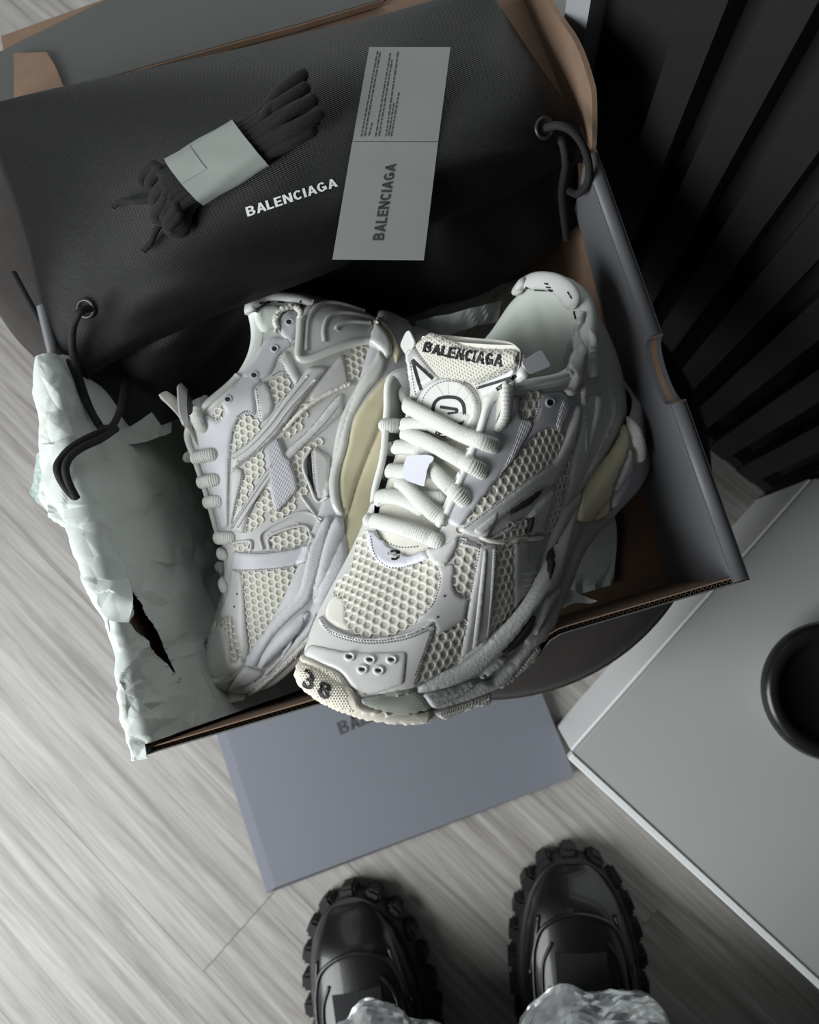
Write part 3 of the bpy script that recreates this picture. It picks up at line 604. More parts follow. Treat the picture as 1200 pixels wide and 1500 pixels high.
# ------------------------------------------------------------------ paper bag on the floor
pb = empty('paper_bag', px2w(600, 1170, 0), 'blue-grey paper shopping bag lying flat on the floor before the ottoman', 'bag')
BZ = .014
fl_, fr_ = px2w(404, 1300, BZ), px2w(842, 1137, BZ); brr = px2w(800, 1031, BZ); bll = px2w(331, 1071, BZ)
ext = 1.75; brr2 = fr_ + (brr - fr_) * 2.6; bll2 = fl_ + (bll - fl_) * 1.25
prism('front_panel', [fl_, fr_, brr2, bll2], (0, 0, -.0012), M['bagpaper'], pb)
gl_, gl2 = px2w(391, 1309, .006), px2w(317, 1076, .006); gl2 = gl_ + (gl2 - gl_) * 1.25
Vv = [fl_ - [0, 0, .0003], bll2 - [0, 0, .0003], gl2, gl_, gl_ - [0, 0, .0055], gl2 - [0, 0, .0055], fr_ - [0, 0, .0135], brr2 - [0, 0, .0135]]
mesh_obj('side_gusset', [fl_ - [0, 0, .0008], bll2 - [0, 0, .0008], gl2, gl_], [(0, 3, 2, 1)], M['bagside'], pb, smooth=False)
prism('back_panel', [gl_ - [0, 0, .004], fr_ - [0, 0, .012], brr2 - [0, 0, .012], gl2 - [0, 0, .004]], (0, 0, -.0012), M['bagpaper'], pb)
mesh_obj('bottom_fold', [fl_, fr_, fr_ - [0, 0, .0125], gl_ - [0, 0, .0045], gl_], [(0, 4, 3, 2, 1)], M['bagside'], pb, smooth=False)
bag_text('BALENCIAGA', [(499,1077),(640,1017),(634,999),(493,1059)], M['dark_print'], pb, lambda x, y, l=0: (px2w(x, y, BZ + max(l, 0)), None), .0006, .025)
# ------------------------------------------------------------------ person: boots and silver trousers
pr = empty('person', (-.11, -.45, 0), 'standing person seen from above in chunky black boots and silver trousers', 'person')
BO = [(.300,0),(.292,.024),(.268,.044),(.230,.056),(.185,.060),(.140,.054),(.095,.047),(.050,.045),(.015,.036),(.0,.0)]
def boot(tip, tail, side):
    a = px2w(*tip, .03); b = px2w(*tail, .03); fx = a - b; fx[2] = 0; fx /= np.linalg.norm(fx); sy = np.array([-fx[1], fx[0], 0]); L_ = .300; o0 = np.array([a[0], a[1], 0]) - fx * (L_ + .004)
    Wp = lambda x, y, z: o0 + fx * x + sy * y + np.array([0, 0, z])
    out = loop_of([(x, y, 0) for x, y in BO], 120)
    bt = mesh_obj('boot', [Wp(p[0] * 1 - .0, p[1] * k, z) for k, z in ((.94, .004), (1, .010), (1, .030), (.96, .036), (.9, .037)) for p in out], grid_faces(5, 120, True) + [tuple(range(480, 600))], M['bootsole'], pr, smooth=False)
    # upper: rises from the sole to the shaft
    ridge = [(.285,.045),(.262,.064),(.225,.077),(.185,.090),(.150,.112),(.120,.150),(.105,.185)]
    rows = []
    for x, zt in [(.294,.040)] + ridge:
        wd = np.interp(x, [p[0] for p in BO[::-1]], [p[1] for p in BO[::-1]]) * .90
        row = []
        for k in range(25):
            t = math.pi * k / 24; row.append(Wp(x - (.02 if x < .14 else 0) * abs(math.cos(t)), wd * math.cos(t) * (1 if x > .13 else .85), .036 + (zt - .036) * math.sin(t) ** .62))
        rows.append(np.array(row))
    R = np.array(rows); R = np.stack([catmull(R[:, k], 40) for k in range(25)], 1)
    mesh_obj('boot_upper', R.reshape(-1, 3), grid_faces(40, 25), M['boot'], bt)
    tree = BVHTree.FromPolygons([Vector(map(float, p)) for p in R.reshape(-1, 3)], grid_faces(40, 25))
    back = [np.array([Wp(x, y, z) for x, y in ((.105,.040),(.05,.042),(.012,.030),(.0,0),(.012,-.030),(.05,-.042),(.105,-.040))]) for z in (.036, .10, .19)]
    bk = np.array([catmull(r_, 25) for r_ in back]); mesh_obj('boot_heel', bk.reshape(-1, 3), grid_faces(3, 25), M['boot'], bt)
    def onb(x, y, up=.0015):
        h = tree.ray_cast(Vector(Wp(x, y, .3)), Vector((0, 0, -1))); p = h[0] if h[0] is not None else tree.find_nearest(Vector(Wp(x, y, .06)))[0]
        return np.array(p) + np.array([0, 0, up])
    def ridge_cord(nm, pts, r, m, up=.001):
        Vv, Ff = tube(np.array([onb(x, y, up) for x, y in catmull([(x, y) for x, y in pts], 36)]), r, 8); mesh_obj(nm, Vv, Ff, m, bt)
    ridge_cord('toe_seam', [(.205,.048),(.245,.034),(.258,0),(.245,-.034),(.205,-.048)], .0022, M['boot'])
    for sg in (1, -1):
        ridge_cord('side_rib', [(.255,.036*sg),(.215,.044*sg),(.17,.044*sg),(.13,.038*sg)], .0020, M['boot']); ridge_cord('side_rib', [(.20,.030*sg),(.165,.031*sg),(.13,.028*sg)], .0022, M['boot'])
        ridge_cord('side_rib', [(.235,.026*sg),(.215,.036*sg),(.18,.038*sg)], .0016, M['boot'])
    pm = [onb(x, y, .0012) for x in np.linspace(.165, .228, 10) for y in np.linspace(-.024, .024, 10) * 1]
    mesh_obj('vamp_mesh', pm, grid_faces(10, 10), M['boot_mesh'], bt)
    for k in range(4): x = .160 - .011 * k; ridge_cord('boot_lace', [(x + .002,.026),(x,.010),(x,-.010),(x + .002,-.026)], .0028, M['lacecord'], .003)
    pmt = [onb(x, y, .0022) for x in np.linspace(.158, .178, 6) for y in np.linspace(-.012, .012, 8)]; mesh_obj('tongue_tab', pmt, grid_faces(6, 8), M['boot'], bt)
    # tread blocks round the edge
    lp = resample(out[:, :2], .0255, True); cen = np.array([.15, 0]); base_lug = None
    for i, p in enumerate(lp):
        q = lp[(i + 1) % len(lp)] - lp[i - 1]; t = q / np.linalg.norm(q); nrm = np.array([t[1], -t[0]]); nrm *= np.sign(nrm @ (p - cen)) or 1
        if base_lug is None:
            bm = bmesh.new(); box_bm(bm, 0, 0, 0, .0165, .017, .031); bmesh.ops.bevel(bm, geom=list(bm.edges), offset=.003, segments=2, affect='EDGES'); base_lug = bpy.data.meshes.new('tread_lug'); bm.to_mesh(base_lug); bm.free(); base_lug.materials.append(M['bootsole'])
        c = Wp(p[0], p[1], .0165); tw = fx * t[0] + sy * t[1]; nw = fx * nrm[0] + sy * nrm[1]
        o = bpy.data.objects.new('tread_lug', base_lug); COL.objects.link(o); o.parent = bt
        o.matrix_world = Matrix(((tw[0], nw[0], 0, c[0]), (tw[1], nw[1], 0, c[1]), (0, 0, 1, c[2]), (0, 0, 0, 1)))
    return Wp
def trouser(Wp, c0, w, d, zh, seed, yo=0):
    r_ = np.random.default_rng(seed); n = 96; rows = []; ph = r_.random(6) * 6
    for k, (z, sx, bx_) in enumerate(((zh, 1, 0), (zh + .006, 1.03, 0), (zh + .03, 1.04, -.006), (zh + .08, 1.02, -.016), (zh + .16, 1.0, -.035), (zh + .28, 1.05, -.07), (zh + .45, 1.1, -.11), (zh + .68, 1.2, -.15))):
        row = []
        for i in range(n):
            t = 2 * math.pi * i / n; rr = 1 + .045 * math.sin(3 * t + ph[0]) + .03 * math.sin(7 * t + ph[1] + k * .5) + .018 * math.sin(13 * t + ph[2] + k)
            zz = z + (.012 * math.cos(t) if k < 3 else 0) + .004 * math.sin(5 * t + ph[3])
            row.append(Wp(c0 + bx_ + d * sx * rr * math.cos(t), yo + w * sx * rr * math.sin(t), zz))
        rows.append(row)
    R = np.array(rows); R = np.stack([catmull(R[:, i], 50) for i in range(n)], 1); P = R.reshape(-1, 3)
    idx = np.stack([np.tile(np.arange(n) / n * .45, 50), np.repeat(np.linspace(0, .45, 50), n)], 1)
    dz = crumple(idx, [(r_.uniform(-60, 60), r_.uniform(-60, 60), r_.random(), 1) for _ in range(7)], .0012); cen = np.repeat(R.mean(1), n, 0); dd = P - cen; dd /= np.linalg.norm(dd, axis=1)[:, None]
    mesh_obj('trouser_leg', P + dd * dz[:, None], grid_faces(50, n, True), M['silver'], pr, smooth=False)
wl_ = boot((508,1306), (548,1492), 1); wr_ = boot((834,1248), (850,1460), -1)
def local_of(Wp, p):
    o = Wp(0, 0, 0); fx = Wp(1, 0, 0) - o; sy = Wp(0, 1, 0) - o; d = np.array(p) - o; return d @ fx, d @ sy
xa, ya = local_of(wl_, px2w(545, 1474, .117)); xb, yb = local_of(wr_, px2w(866, 1440, .117))
trouser(wl_, xa - .085, .066, .085, .105, 3, ya - .004); trouser(wr_, xb - .098, .080, .098, .105, 5, yb)

# ------------------------------------------------------------------ sneakers
PW = np.array([.15, 0, .05])
class Shoe:
    def __init__(s, name, Rm, t, label, xs=1.0):
        s.R = np.array(Rm); s.xs = xs; s.tops = []; s.named = {}; s.st = ([], []); s.t = np.array(t) + [0, 0, CAM_H]
        base = s.w((15, 0, 0)); s.root = empty(name, base, label, 'sneaker', 'pair of white sneakers in the box')
        s.surf = []          # (verts, faces) in world space for sight-line tests
        s.bvh = None
    def w(s, p):             # centimetres in shoe axes (x to the toe, y to the wearer's left, z up) -> world metres
        p = np.array(p, float); p[..., 0] = 29 - (29 - p[..., 0]) * s.xs
        return (p / 100 - PW) @ s.R.T + s.t
    def add(s, name, V, F, m, parent=None, base=False, smooth=True, midx=None):
        o = mesh_obj(name, V, F, m, parent or s.root, smooth, midx)
        if base: s.surf.append((np.array(V), list(F))); s.named[name] = (np.array(V), list(F))
        else: s.tops.append((np.array(V), list(F)))
        return o
    @staticmethod
    def tree(lst):
        V = []; F = []
        for v, f in lst:
            k = len(V); V += [Vector(map(float, x)) for x in v]; F += [tuple(int(i) + k for i in q) for q in f]
        return BVHTree.FromPolygons(V, F)
    def grow(s):
        s.bvh = s.tree(s.surf); s.by = {k: s.tree([v]) for k, v in s.named.items()}
        s.by['outer'] = s.tree([s.named['upper'], s.named['midsole']])
    def grow_all(s): s.all = s.tree(s.surf + s.tops)
    def cast(s, px, py, bvh=None):
        d = sight(px, py); h = (bvh or s.bvh).ray_cast(Vector(CAMP), Vector(d))
        if h[0] is None: return None
        n = np.array(h[1]); n = -n if n @ d > 0 else n
        return np.array(h[0]), n
    def cast_many(s, pts, bvh=None):
        """sight-line hits; points that miss continue the surface at the depth of the nearest hit"""
        res = [s.cast(x, y, bvh) for x, y in pts]; T = bvh or s.bvh
        for i, r in enumerate(res):
            if r is None:
                d = sight(*pts[i]); dep = float(np.linalg.norm(s.t - CAMP))
                for _ in range(6):
                    q = T.find_nearest(Vector(CAMP + d * dep)); dep = float((np.array(q[0]) - CAMP) @ d)
                n = np.array(q[1]); n = -n if n @ d > 0 else n
                res[i] = (CAMP + d * dep, n)
        return np.array([r[0] for r in res]), np.array([r[1] for r in res])

UP_B = [(28.6,0,5.1),(27.9,2.1,4.4),(26.2,3.8,3.3),(22.4,4.6,2.7),(19,5.0,2.6),(15.5,4.7,2.8),(13,4.5,3.0),(10.5,4.2,3.4),(8,4.1,3.8),(5,3.9,4.3),(2.2,3.2,4.7),(.7,1.7,4.9),(.3,0,4.9)]
UP_T = [(20.6,0,7.0),(20.3,.9,7.1),(19.7,1.6,7.5),(18.3,2.0,8.6),(16.5,2.2,10.0),(14.6,2.5,11.6),(13.1,2.7,12.8),(11,3.6,12.4),(8.2,4.0,11.3),(5.6,3.8,11.4),(3.4,3.0,12.6),(2.2,1.5,13.4),(1.9,0,13.6)]
SO = [(29.1,0,5.6,4.1),(28.4,2.25,4.8,3.1),(26.6,4.1,3.6,1.3),(24,5.0,3.1,.2),(21,5.75,2.9,-.3),(18,6.05,2.9,-.35),(14.5,5.4,3.1,-.2),(11,4.7,3.5,.3),(7.5,4.7,4.0,.2),(4,4.7,4.5,0),(1.2,3.9,4.9,.1),(-.4,2.1,5.1,.6),(-.8,0,5.2,.8)]
UP_TR = [(20.6,0,7.0),(20.3,1.6,7.1),(19.7,2.9,7.5),(18.3,3.7,8.5),(16.5,3.95,9.9),(14.6,4.6,11.6),(13.1,4.9,13.1),(11,4.4,12.5),(8.2,4.0,11.3),(5.6,3.8,11.4),(3.4,3.0,12.6),(2.2,1.5,13.4),(1.9,0,13.6)]
TG = [(20.8,6.6,2.0,-.4),(19,7.7,2.6,-.6),(17,8.9,2.9,-.7),(15,10.4,3.1,-.6),(13.3,12.3,3.4,-.2),(12.2,13.8,3.6,.3),(11.7,14.9,3.6,.55),(11.6,15.3,3.3,.55)]
def sneaker_base(s, M):
    n, nt_ = 240, 44
    B = loop_of(UP_B, n); T = loop_of(UP_T, n, UP_TR)
    d = (B - T); d[:, 2] = 0; dl = np.linalg.norm(d, axis=1)[:, None]
    nb = np.roll(B, -1, 0) - np.roll(B, 1, 0); nb = np.stack([-nb[:, 1], nb[:, 0], 0 * nb[:, 0]], 1)
    c = B.mean(0); nb *= np.sign(((B - c) * nb).sum(1))[:, None]; nb /= np.linalg.norm(nb, axis=1)[:, None]
    hg = (T[:, 2] - B[:, 2])[:, None]; zz = np.array([0, 0, 1.0])
    P1 = B + nb * .35 + zz * hg * .42; P2 = T + d * .5 + nb * .25 - zz * hg * .33
    V = []
    for i in range(nt_):
        t = i / (nt_ - 1); V.append((1 - t) ** 3 * B + 3 * t * (1 - t) ** 2 * P1 + 3 * t * t * (1 - t) * P2 + t ** 3 * T)
    V = np.vstack(V)
    s.add('upper', s.w(V), grid_faces(nt_, n, True), M['leather'], base=True)
    # sole
    S = loop_of(SO, n); xy = S[:, :2]
    tn = np.roll(xy, -1, 0) - np.roll(xy, 1, 0); nn = np.stack([tn[:, 1], -tn[:, 0]], 1); nn /= np.linalg.norm(nn, axis=1)[:, None]
    nn *= np.sign(((xy - xy.mean(0)) * nn).sum(1))[:, None]
    V = []
    for ins, tt in ((.75, -.02), (.3, -.03), (.06, .06), (0, .2), (.0, .42), (.22, .5), (.24, .54), (.05, .6), (0, .72), (.02, .9), (.12, .97), (.4, 1.0), (1.6, 1.0), (2.2, .97)):
        z = S[:, 2] + (S[:, 3] - S[:, 2]) * tt; p = xy - nn * ins; V.append(np.column_stack([p, z]))
    nr = len(V); V = np.vstack(V); F = grid_faces(nr, n, True, True)
    k = (nr - 1) * n
    for j in range(n // 2): F.append((k + j, k + (j + 1) % n, k + (n - j - 1) % n, k + (n - j) % n))
    s.add('midsole', s.w(V), F, M['midsole'], base=True)
    # tongue
    A = catmull([(a, e, b, c) for a, b, c, e in TG], 40); V = []; m = 21
    for sgn in (0, 1):
        for i in range(40):
            tang = A[min(i + 1, 39)] - A[max(i - 1, 0)]; up = np.array([-tang[2], 0, tang[0]]); up /= -np.linalg.norm(up) + 0
            up = up * (1 if up[2] > 0 else -1)
            for j in range(m):
                q = j / (m - 1) * 2 - 1
                V.append(np.array([A[i, 0], A[i, 1] + q * A[i, 3], A[i, 2]]) + up * (.35 * (1 - q * q) - sgn * .75 * (1 - abs(q) ** 4)))
    F = grid_faces(40, m) + [tuple(q + 40 * m for q in reversed(f)) for f in grid_faces(40, m)]
    for i in range(39):
        for j, fl in ((0, 0), (m - 1, 1)):
            a, b = i * m + j, (i + 1) * m + j; f = (a, b, b + 40 * m, a + 40 * m); F.append(f if fl == 0 else f[::-1])
    for j in range(m - 1): a = 39 * m + j; F.append((a, a + 40 * m, a + 1 + 40 * m, a + 1))
    s.add('tongue', s.w(V), F, M['tongue'], base=True)
    # padded collar and lining: from the front of the opening round the heel
    T = loop_of(UP_T, n, UP_TR); idx = [i for i in range(n) if T[i, 0] < 13.2]
    Tc = T[idx]; tn = np.gradient(Tc, axis=0); inn = np.stack([tn[:, 1], -tn[:, 0]], 1); inn /= np.linalg.norm(inn, axis=1)[:, None] + 1e-9
    cen = np.array([7.0, 0]); inn *= np.sign(((cen - Tc[:, :2]) * inn).sum(1))[:, None]
    hl = np.clip((6.5 - Tc[:, 0]) / 4.0, 0, 1)            # padding swells towards the heel
    V = []
    for off, dz in ((-.12, -.5), (-.1, .05), (.15, .35), (.6, .42), (1.1, .1), (1.35, -.7), (1.35, -1.8), (1.0, -3.2), (.8, -4.8), (1.0, -6.5), (2.5, -7.2)):
        V.append(np.column_stack([Tc[:, :2] + inn * (off * (.55 + .6 * hl))[:, None], Tc[:, 2] + dz * (.7 + .5 * hl)]))
    nr = len(V); V = np.vstack(V)
    s.add('collar_lining', s.w(V), grid_faces(nr, len(idx)), M['lining'], base=True)
    s.grow()

def panel(s, name, kind, pts, m, thick=1.3, lift=0, on='outer', rnd=1, step=4, bw=3.0, parent=None, saw=None, puff=0):
    """a piece of the shoe with its own thickness (mm), lying on the shoe's surface"""
    poly = chaikin(crop(kind, pts), rnd)
    P, F, B = fill(poly, step)
    H, N = s.cast_many(P, s.by.get(on, s.bvh) if on != 'all' else s.all)
    d = dist_to(P, B); q = np.clip(d / bw, 0, 1); q = q * q * (3 - 2 * q)
    hh = (lift + thick * (.3 + .7 * q)) / 1000.
    if puff: hh = hh + puff / 1000. * np.sqrt(np.clip(d / d.max(), 0, 1))
    # average normals so that the sheet stays smooth
    acc = np.zeros_like(N); 
    for f in F:
        sm = N[list(f)].sum(0)
        for i in f: acc[i] += sm
    N = acc / (np.linalg.norm(acc, axis=1)[:, None] + 1e-12)
    V = H + N * hh[:, None]
    cnt = {}
    for f in F:
        for i in range(len(f)): cnt[(f[i], f[(i + 1) % len(f)])] = 1
    skirt = {}; W = list(V); FF = list(F)
    def low(i):
        if i not in skirt: skirt[i] = len(W); W.append(H[i] - N[i] * .0006)
        return skirt[i]
    for (a, b) in list(cnt):
        if (b, a) not in cnt: FF.append((b, a, low(a), low(b)))
    # faces must look at the camera side
    a, b, c = (np.array(W[i]) for i in F[0][:3])
    if np.cross(b - a, c - a) @ N[F[0][0]] < 0: FF = [f[::-1] for f in FF]
    return s.add(name, W, FF, m, parent)
def hexnet(s, kind, pts, M, pitch=5.2, lift=.1, rim=.75, rise=.75, on='upper', name='mesh_panel', rot=0.0, grow=1.0):
    """open honeycomb fabric: every cell has a raised rim and a sunk floor"""
    poly = chaikin(crop(kind, pts), 1); B = resample(poly, 6)
    H, N = s.cast_many(B, s.by[on]); c = H.mean(0)
    e3 = N.mean(0); e3 /= np.linalg.norm(e3)
    e1 = s.R[:, 0] - e3 * (s.R[:, 0] @ e3); e1 /= np.linalg.norm(e1); e2 = np.cross(e3, e1)
    if rot: e1, e2 = e1 * math.cos(rot) + e2 * math.sin(rot), e2 * math.cos(rot) - e1 * math.sin(rot)
    p = pitch / 1000.; a = (H - c) @ e1; b = (H - c) @ e2
    dx, dy = p * .866, p; tree = s.by[on]
    V = []; F = []; mi = []; key = {}
    def drop(u, v, h):
        o = c + e1 * u + e2 * v; r = tree.ray_cast(Vector(o + e3 * .03), Vector(-e3), .08)
        if r[0] is None: r = tree.find_nearest(Vector(o))
        n = np.array(r[1]); n = -n if n @ e3 < 0 else n
        return np.array(r[0]) + n * h
    i0, i1 = int(a.min() / dx) - 1, int(a.max() / dx) + 2; j0, j1 = int(b.min() / dy) - 1, int(b.max() / dy) + 2
    cells = [(i * dx, (j + (.5 if i % 2 else 0)) * dy) for i in range(i0, i1) for j in range(j0, j1)]
    W = np.array([c + e1 * u + e2 * v for u, v in cells]); W = np.array([drop(u, v, 0) for u, v in cells])
    ok = inside(w2px(W), resample(poly, 4))
    near = dist_to(w2px(W), resample(poly, 4)) < 6.0 * grow
    R0 = p / math.sqrt(3)
    for (u, v), k, nr in zip(cells, ok, near):
        if not (k or nr): continue
        outer = []; inner = []; floor = []
        for q in range(6):
            an = math.radians(60 * q); cu, cv = math.cos(an) * R0, math.sin(an) * R0
            kk = (round((u + cu) * 1e5 / 3), round((v + cv) * 1e5 / 3))
            if kk not in key: key[kk] = len(V); V.append(drop(u + cu, v + cv, (lift + rise) / 1000))
            outer.append(key[kk])
        for q in range(12):
            an = math.radians(30 * q); rr = R0 * rim * (.93 if q % 2 == 0 else .87)
            cu, cv = math.cos(an) * rr, math.sin(an) * rr
            inner.append(len(V)); V.append(drop(u + cu, v + cv, (lift + rise * .8) / 1000))
            floor.append(len(V)); V.append(drop(u + cu * .92, v + cv * .92, lift / 1000))
        for q in range(6):
            a0, a1 = outer[q], outer[(q + 1) % 6]; i0_, i1_, i2_ = inner[2 * q], inner[2 * q + 1], inner[(2 * q + 2) % 12]
            F += [(a0, i1_, i0_), (a0, a1, i1_), (a1, i2_, i1_)]; mi += [0] * 3
        for q in range(12):
            F.append((inner[q], inner[(q + 1) % 12], floor[(q + 1) % 12], floor[q])); mi.append(0)
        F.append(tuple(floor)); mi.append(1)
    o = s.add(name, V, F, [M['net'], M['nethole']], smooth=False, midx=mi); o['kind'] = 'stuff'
    return o
def on_path(s, kind, pts, n=60, tree=None, lift=0.0, step=None):
    P = catmull(crop(kind, pts), n)
    if step: P = resample(P, step, False)
    H, N = s.cast_many(P, tree or s.bvh)
    if len(N) > 4:
        K = np.array([1, 2, 3, 2, 1]) / 9.
        N = np.stack([np.convolve(np.pad(N[:, k], 2, 'edge'), K, 'valid') for k in range(3)], 1)
    N /= np.linalg.norm(N, axis=1)[:, None]
    return H + N * np.broadcast_to(np.array(lift) / 1000., (len(H),))[:, None], N
def stitch(s, kind, pts, pitch=4.2, ln=2.4, w=.42, rnd=True):
    P = crop(kind, pts); P = catmull(P, max(20, len(P) * 12)) if rnd else np.array(P, float)
    P = resample(P, pitch, False); H, N = s.cast_many(P, s.all)
    V, F = s.st
    for i in range(len(P) - 1):
        d = H[i + 1] - H[i]; L = np.linalg.norm(d)
        if L > .006 or L < 1e-6: continue
        d /= L; n = N[i]; c = H[i] + n * .00012; sd = np.cross(n, d); sd /= np.linalg.norm(sd) + 1e-9
        l = min(L * ln / pitch, .0022) / 2; ww = w / 1000
        k = len(V)
        V += [c - d * l - sd * ww, c + d * l - sd * ww, c + d * l + sd * ww, c - d * l + sd * ww, c - d * l * .5 + n * .0003, c + d * l * .5 + n * .0003]
        F += [(k, k + 1, k + 5, k + 4), (k + 3, k + 4, k + 5, k + 2), (k, k + 4, k + 3), (k + 1, k + 2, k + 5)]
def end_stitch(s, M):
    if s.st[0]: o = mesh_obj('stitching', s.st[0], s.st[1], M['thread'], s.root, False); o['kind'] = 'stuff'
def cord(s, name, kind, pts, rad, M, lift=1.0, flat=1.0, tree=None, n=40, seg=10, ribs=0, parent=None, taper=0, rough=0):
    """a round or flat cord laid over the shoe; rad in mm"""
    P = catmull([(p[0], p[1]) for p in crop(kind, pts)], n)
    lf = np.interp(np.linspace(0, 1, n), np.linspace(0, 1, len(pts)), [(p[2] if len(p) > 2 else lift) for p in pts])
    H, N = s.cast_many(P, tree or s.bvh)
    for _ in range(3):                                   # settle the run of the cord
        N = np.vstack([N[:1], (N[:-2] + N[1:-1] + N[2:]) / 3, N[-1:]])
    N /= np.linalg.norm(N, axis=1)[:, None]; Q = H + N * lf[:, None] / 1000
    for _ in range(2): Q = np.vstack([Q[:1], (Q[:-2] + 2 * Q[1:-1] + Q[2:]) / 4, Q[-1:]])
    if ribs:
        n2 = int(n * 5.5); Q = resample(Q, np.linalg.norm(np.diff(Q, axis=0), axis=1).sum() / n2, False); N = np.stack([np.interp(np.linspace(0, 1, len(Q)), np.linspace(0, 1, n), N[:, k]) for k in range(3)], 1)
        L = np.concatenate([[0], np.cumsum(np.linalg.norm(np.diff(Q, axis=0), axis=1))])
        r = rad / 1000 * (1 + .055 * np.sin(L / .0013 * 2 * math.pi))
    else: r = np.full(len(Q), rad / 1000.)
    if rough: r = r * (1 + rough * (rng.random(len(Q)) - .5)); Q = Q + (rng.random(Q.shape) - .5) * rad / 1000 * rough
    if taper:
        e = np.minimum(np.arange(len(Q)), np.arange(len(Q))[::-1]) / (len(Q) * taper); r = r * np.sqrt(np.clip(1 - (1 - np.clip(e + .02, 0, 1)) ** 2, 0, 1))
    V, F = tube(Q, r, seg, N, flat)
    return s.add(name, V, F, M, parent)
def shoe_text(s, t, kind, quad, m, lift=.35, bold=.03, bend=0, parent=None, name='lettering'):
    """quad: bottom-left, bottom-right, top-right, top-left"""
    V, F = text_mesh(t, bold); q = np.array(crop(kind, quad)); u, v = V[:, :1], V[:, 1:]
    P = (1 - u) * (1 - v) * q[0] + u * (1 - v) * q[1] + u * v * q[2] + (1 - u) * v * q[3]
    P = P + np.hstack([0 * u, -bend * 4 * u * (1 - u)])
    H, N = s.cast_many(P, s.all); Nm = N.mean(0); Nm /= np.linalg.norm(Nm)
    n = len(V); W = np.vstack([H + N * lift / 1000, H])
    FF = [f[::-1] if False else f for f in F]
    edges = {}
    for f in F:
        for i in range(len(f)): edges[(f[i], f[(i + 1) % len(f)])] = 1
    for (a, b) in list(edges):
        if (b, a) not in edges: FF.append((b, a, a + n, b + n))
    return s.add(name, W, FF, m, parent, smooth=False)
def stroke(s, name, kind, pts, wpx, m, lift=.3, closed=False, parent=None):
    """flat printed or stitched line of constant width (frame pixels) as a thin raised strip"""
    P = np.array(crop(kind, pts)); P = catmull(P, len(P) * 8, closed) if closed else resample(P, 2.5, False)
    T = (np.roll(P, -1, 0) - np.roll(P, 1, 0)) if closed else np.gradient(P, axis=0)
    nn = np.stack([-T[:, 1], T[:, 0]], 1); nn /= np.linalg.norm(nn, axis=1)[:, None] + 1e-9
    A = P + nn * wpx / 2; B = P - nn * wpx / 2; Hs, Ns = s.cast_many(np.vstack([A, B]), s.all); n = len(P)
    V = np.vstack([Hs + Ns * lift / 1000, Hs - Ns * .0002]); F = []
    for i in range(n if closed else n - 1):
        j = (i + 1) % n; F += [(i, j, n + j, n + i), (i, i + 2 * n, j + 2 * n, j), (n + i, n + j, 3 * n + j, 3 * n + i)]
    return s.add(name, V, F, m, parent, smooth=False)
def disc(s, name, kind, c, rx, ry, m, lift=.2, thick=.3, tree=None, parent=None, ang=0, n=16):
    x, y = crop(kind, [c])[0]; a = math.radians(ang)
    pts = [(x + rx * math.cos(t) * math.cos(a) - ry * math.sin(t) * math.sin(a), y + rx * math.cos(t) * math.sin(a) + ry * math.sin(t) * math.cos(a)) for t in np.linspace(0, 2 * math.pi, n, endpoint=False)]
    H, N = s.cast_many(pts, tree or s.all); Nm = N.mean(0); Nm /= np.linalg.norm(Nm)
    W = list(H + Nm * (lift + thick) / 1000) + list(H - Nm * .0003); F = [tuple(range(n))[::-1]] + [(i, (i + 1) % n, n + (i + 1) % n, n + i) for i in range(n)]
    return s.add(name, W, F, m, parent, smooth=False)
def ring(s, name, kind, c, rx, ry, rad, m, lift=.4, tree=None, ang=0, parent=None):
    x, y = crop(kind, [c])[0]; a = math.radians(ang); n = 24
    pts = [(x + rx * math.cos(t) * math.cos(a) - ry * math.sin(t) * math.sin(a), y + rx * math.cos(t) * math.sin(a) + ry * math.sin(t) * math.cos(a)) for t in np.linspace(0, 2 * math.pi, n, endpoint=False)]
    H, N = s.cast_many(pts, tree or s.all); Nm = N.mean(0); Nm /= np.linalg.norm(Nm); C = H.mean(0); V = []; sg = 8
    for i in range(n):
        o = H[i] - C; o -= Nm * (o @ Nm); o /= np.linalg.norm(o) + 1e-9
        for k in range(sg): q = 2 * math.pi * k / sg; V.append(H[i] + Nm * lift / 1000 + rad / 1000 * (math.cos(q) * o + math.sin(q) * Nm))
    F = [(i * sg + k, i * sg + (k + 1) % sg, ((i + 1) % n) * sg + (k + 1) % sg, ((i + 1) % n) * sg + k) for i in range(n) for k in range(sg)]
    return s.add(name, V, F, m, parent)
def sawtooth(pts, a, b, n, amp):
    """replace the outline run pts[a]..pts[b] by a toothed one (amp in crop units, outwards to the left of travel)"""
    run = resample(np.array(pts[a:b + 1], float), 1, False); run = run[np.linspace(0, len(run) - 1, 2 * n + 1).astype(int)]
    T = np.gradient(run, axis=0); N = np.stack([T[:, 1], -T[:, 0]], 1); N /= np.linalg.norm(N, axis=1)[:, None] + 1e-9
    run[1::2] += N[1::2] * amp
    return list(map(tuple, pts[:a])) + list(map(tuple, run)) + list(map(tuple, pts[b + 1:]))
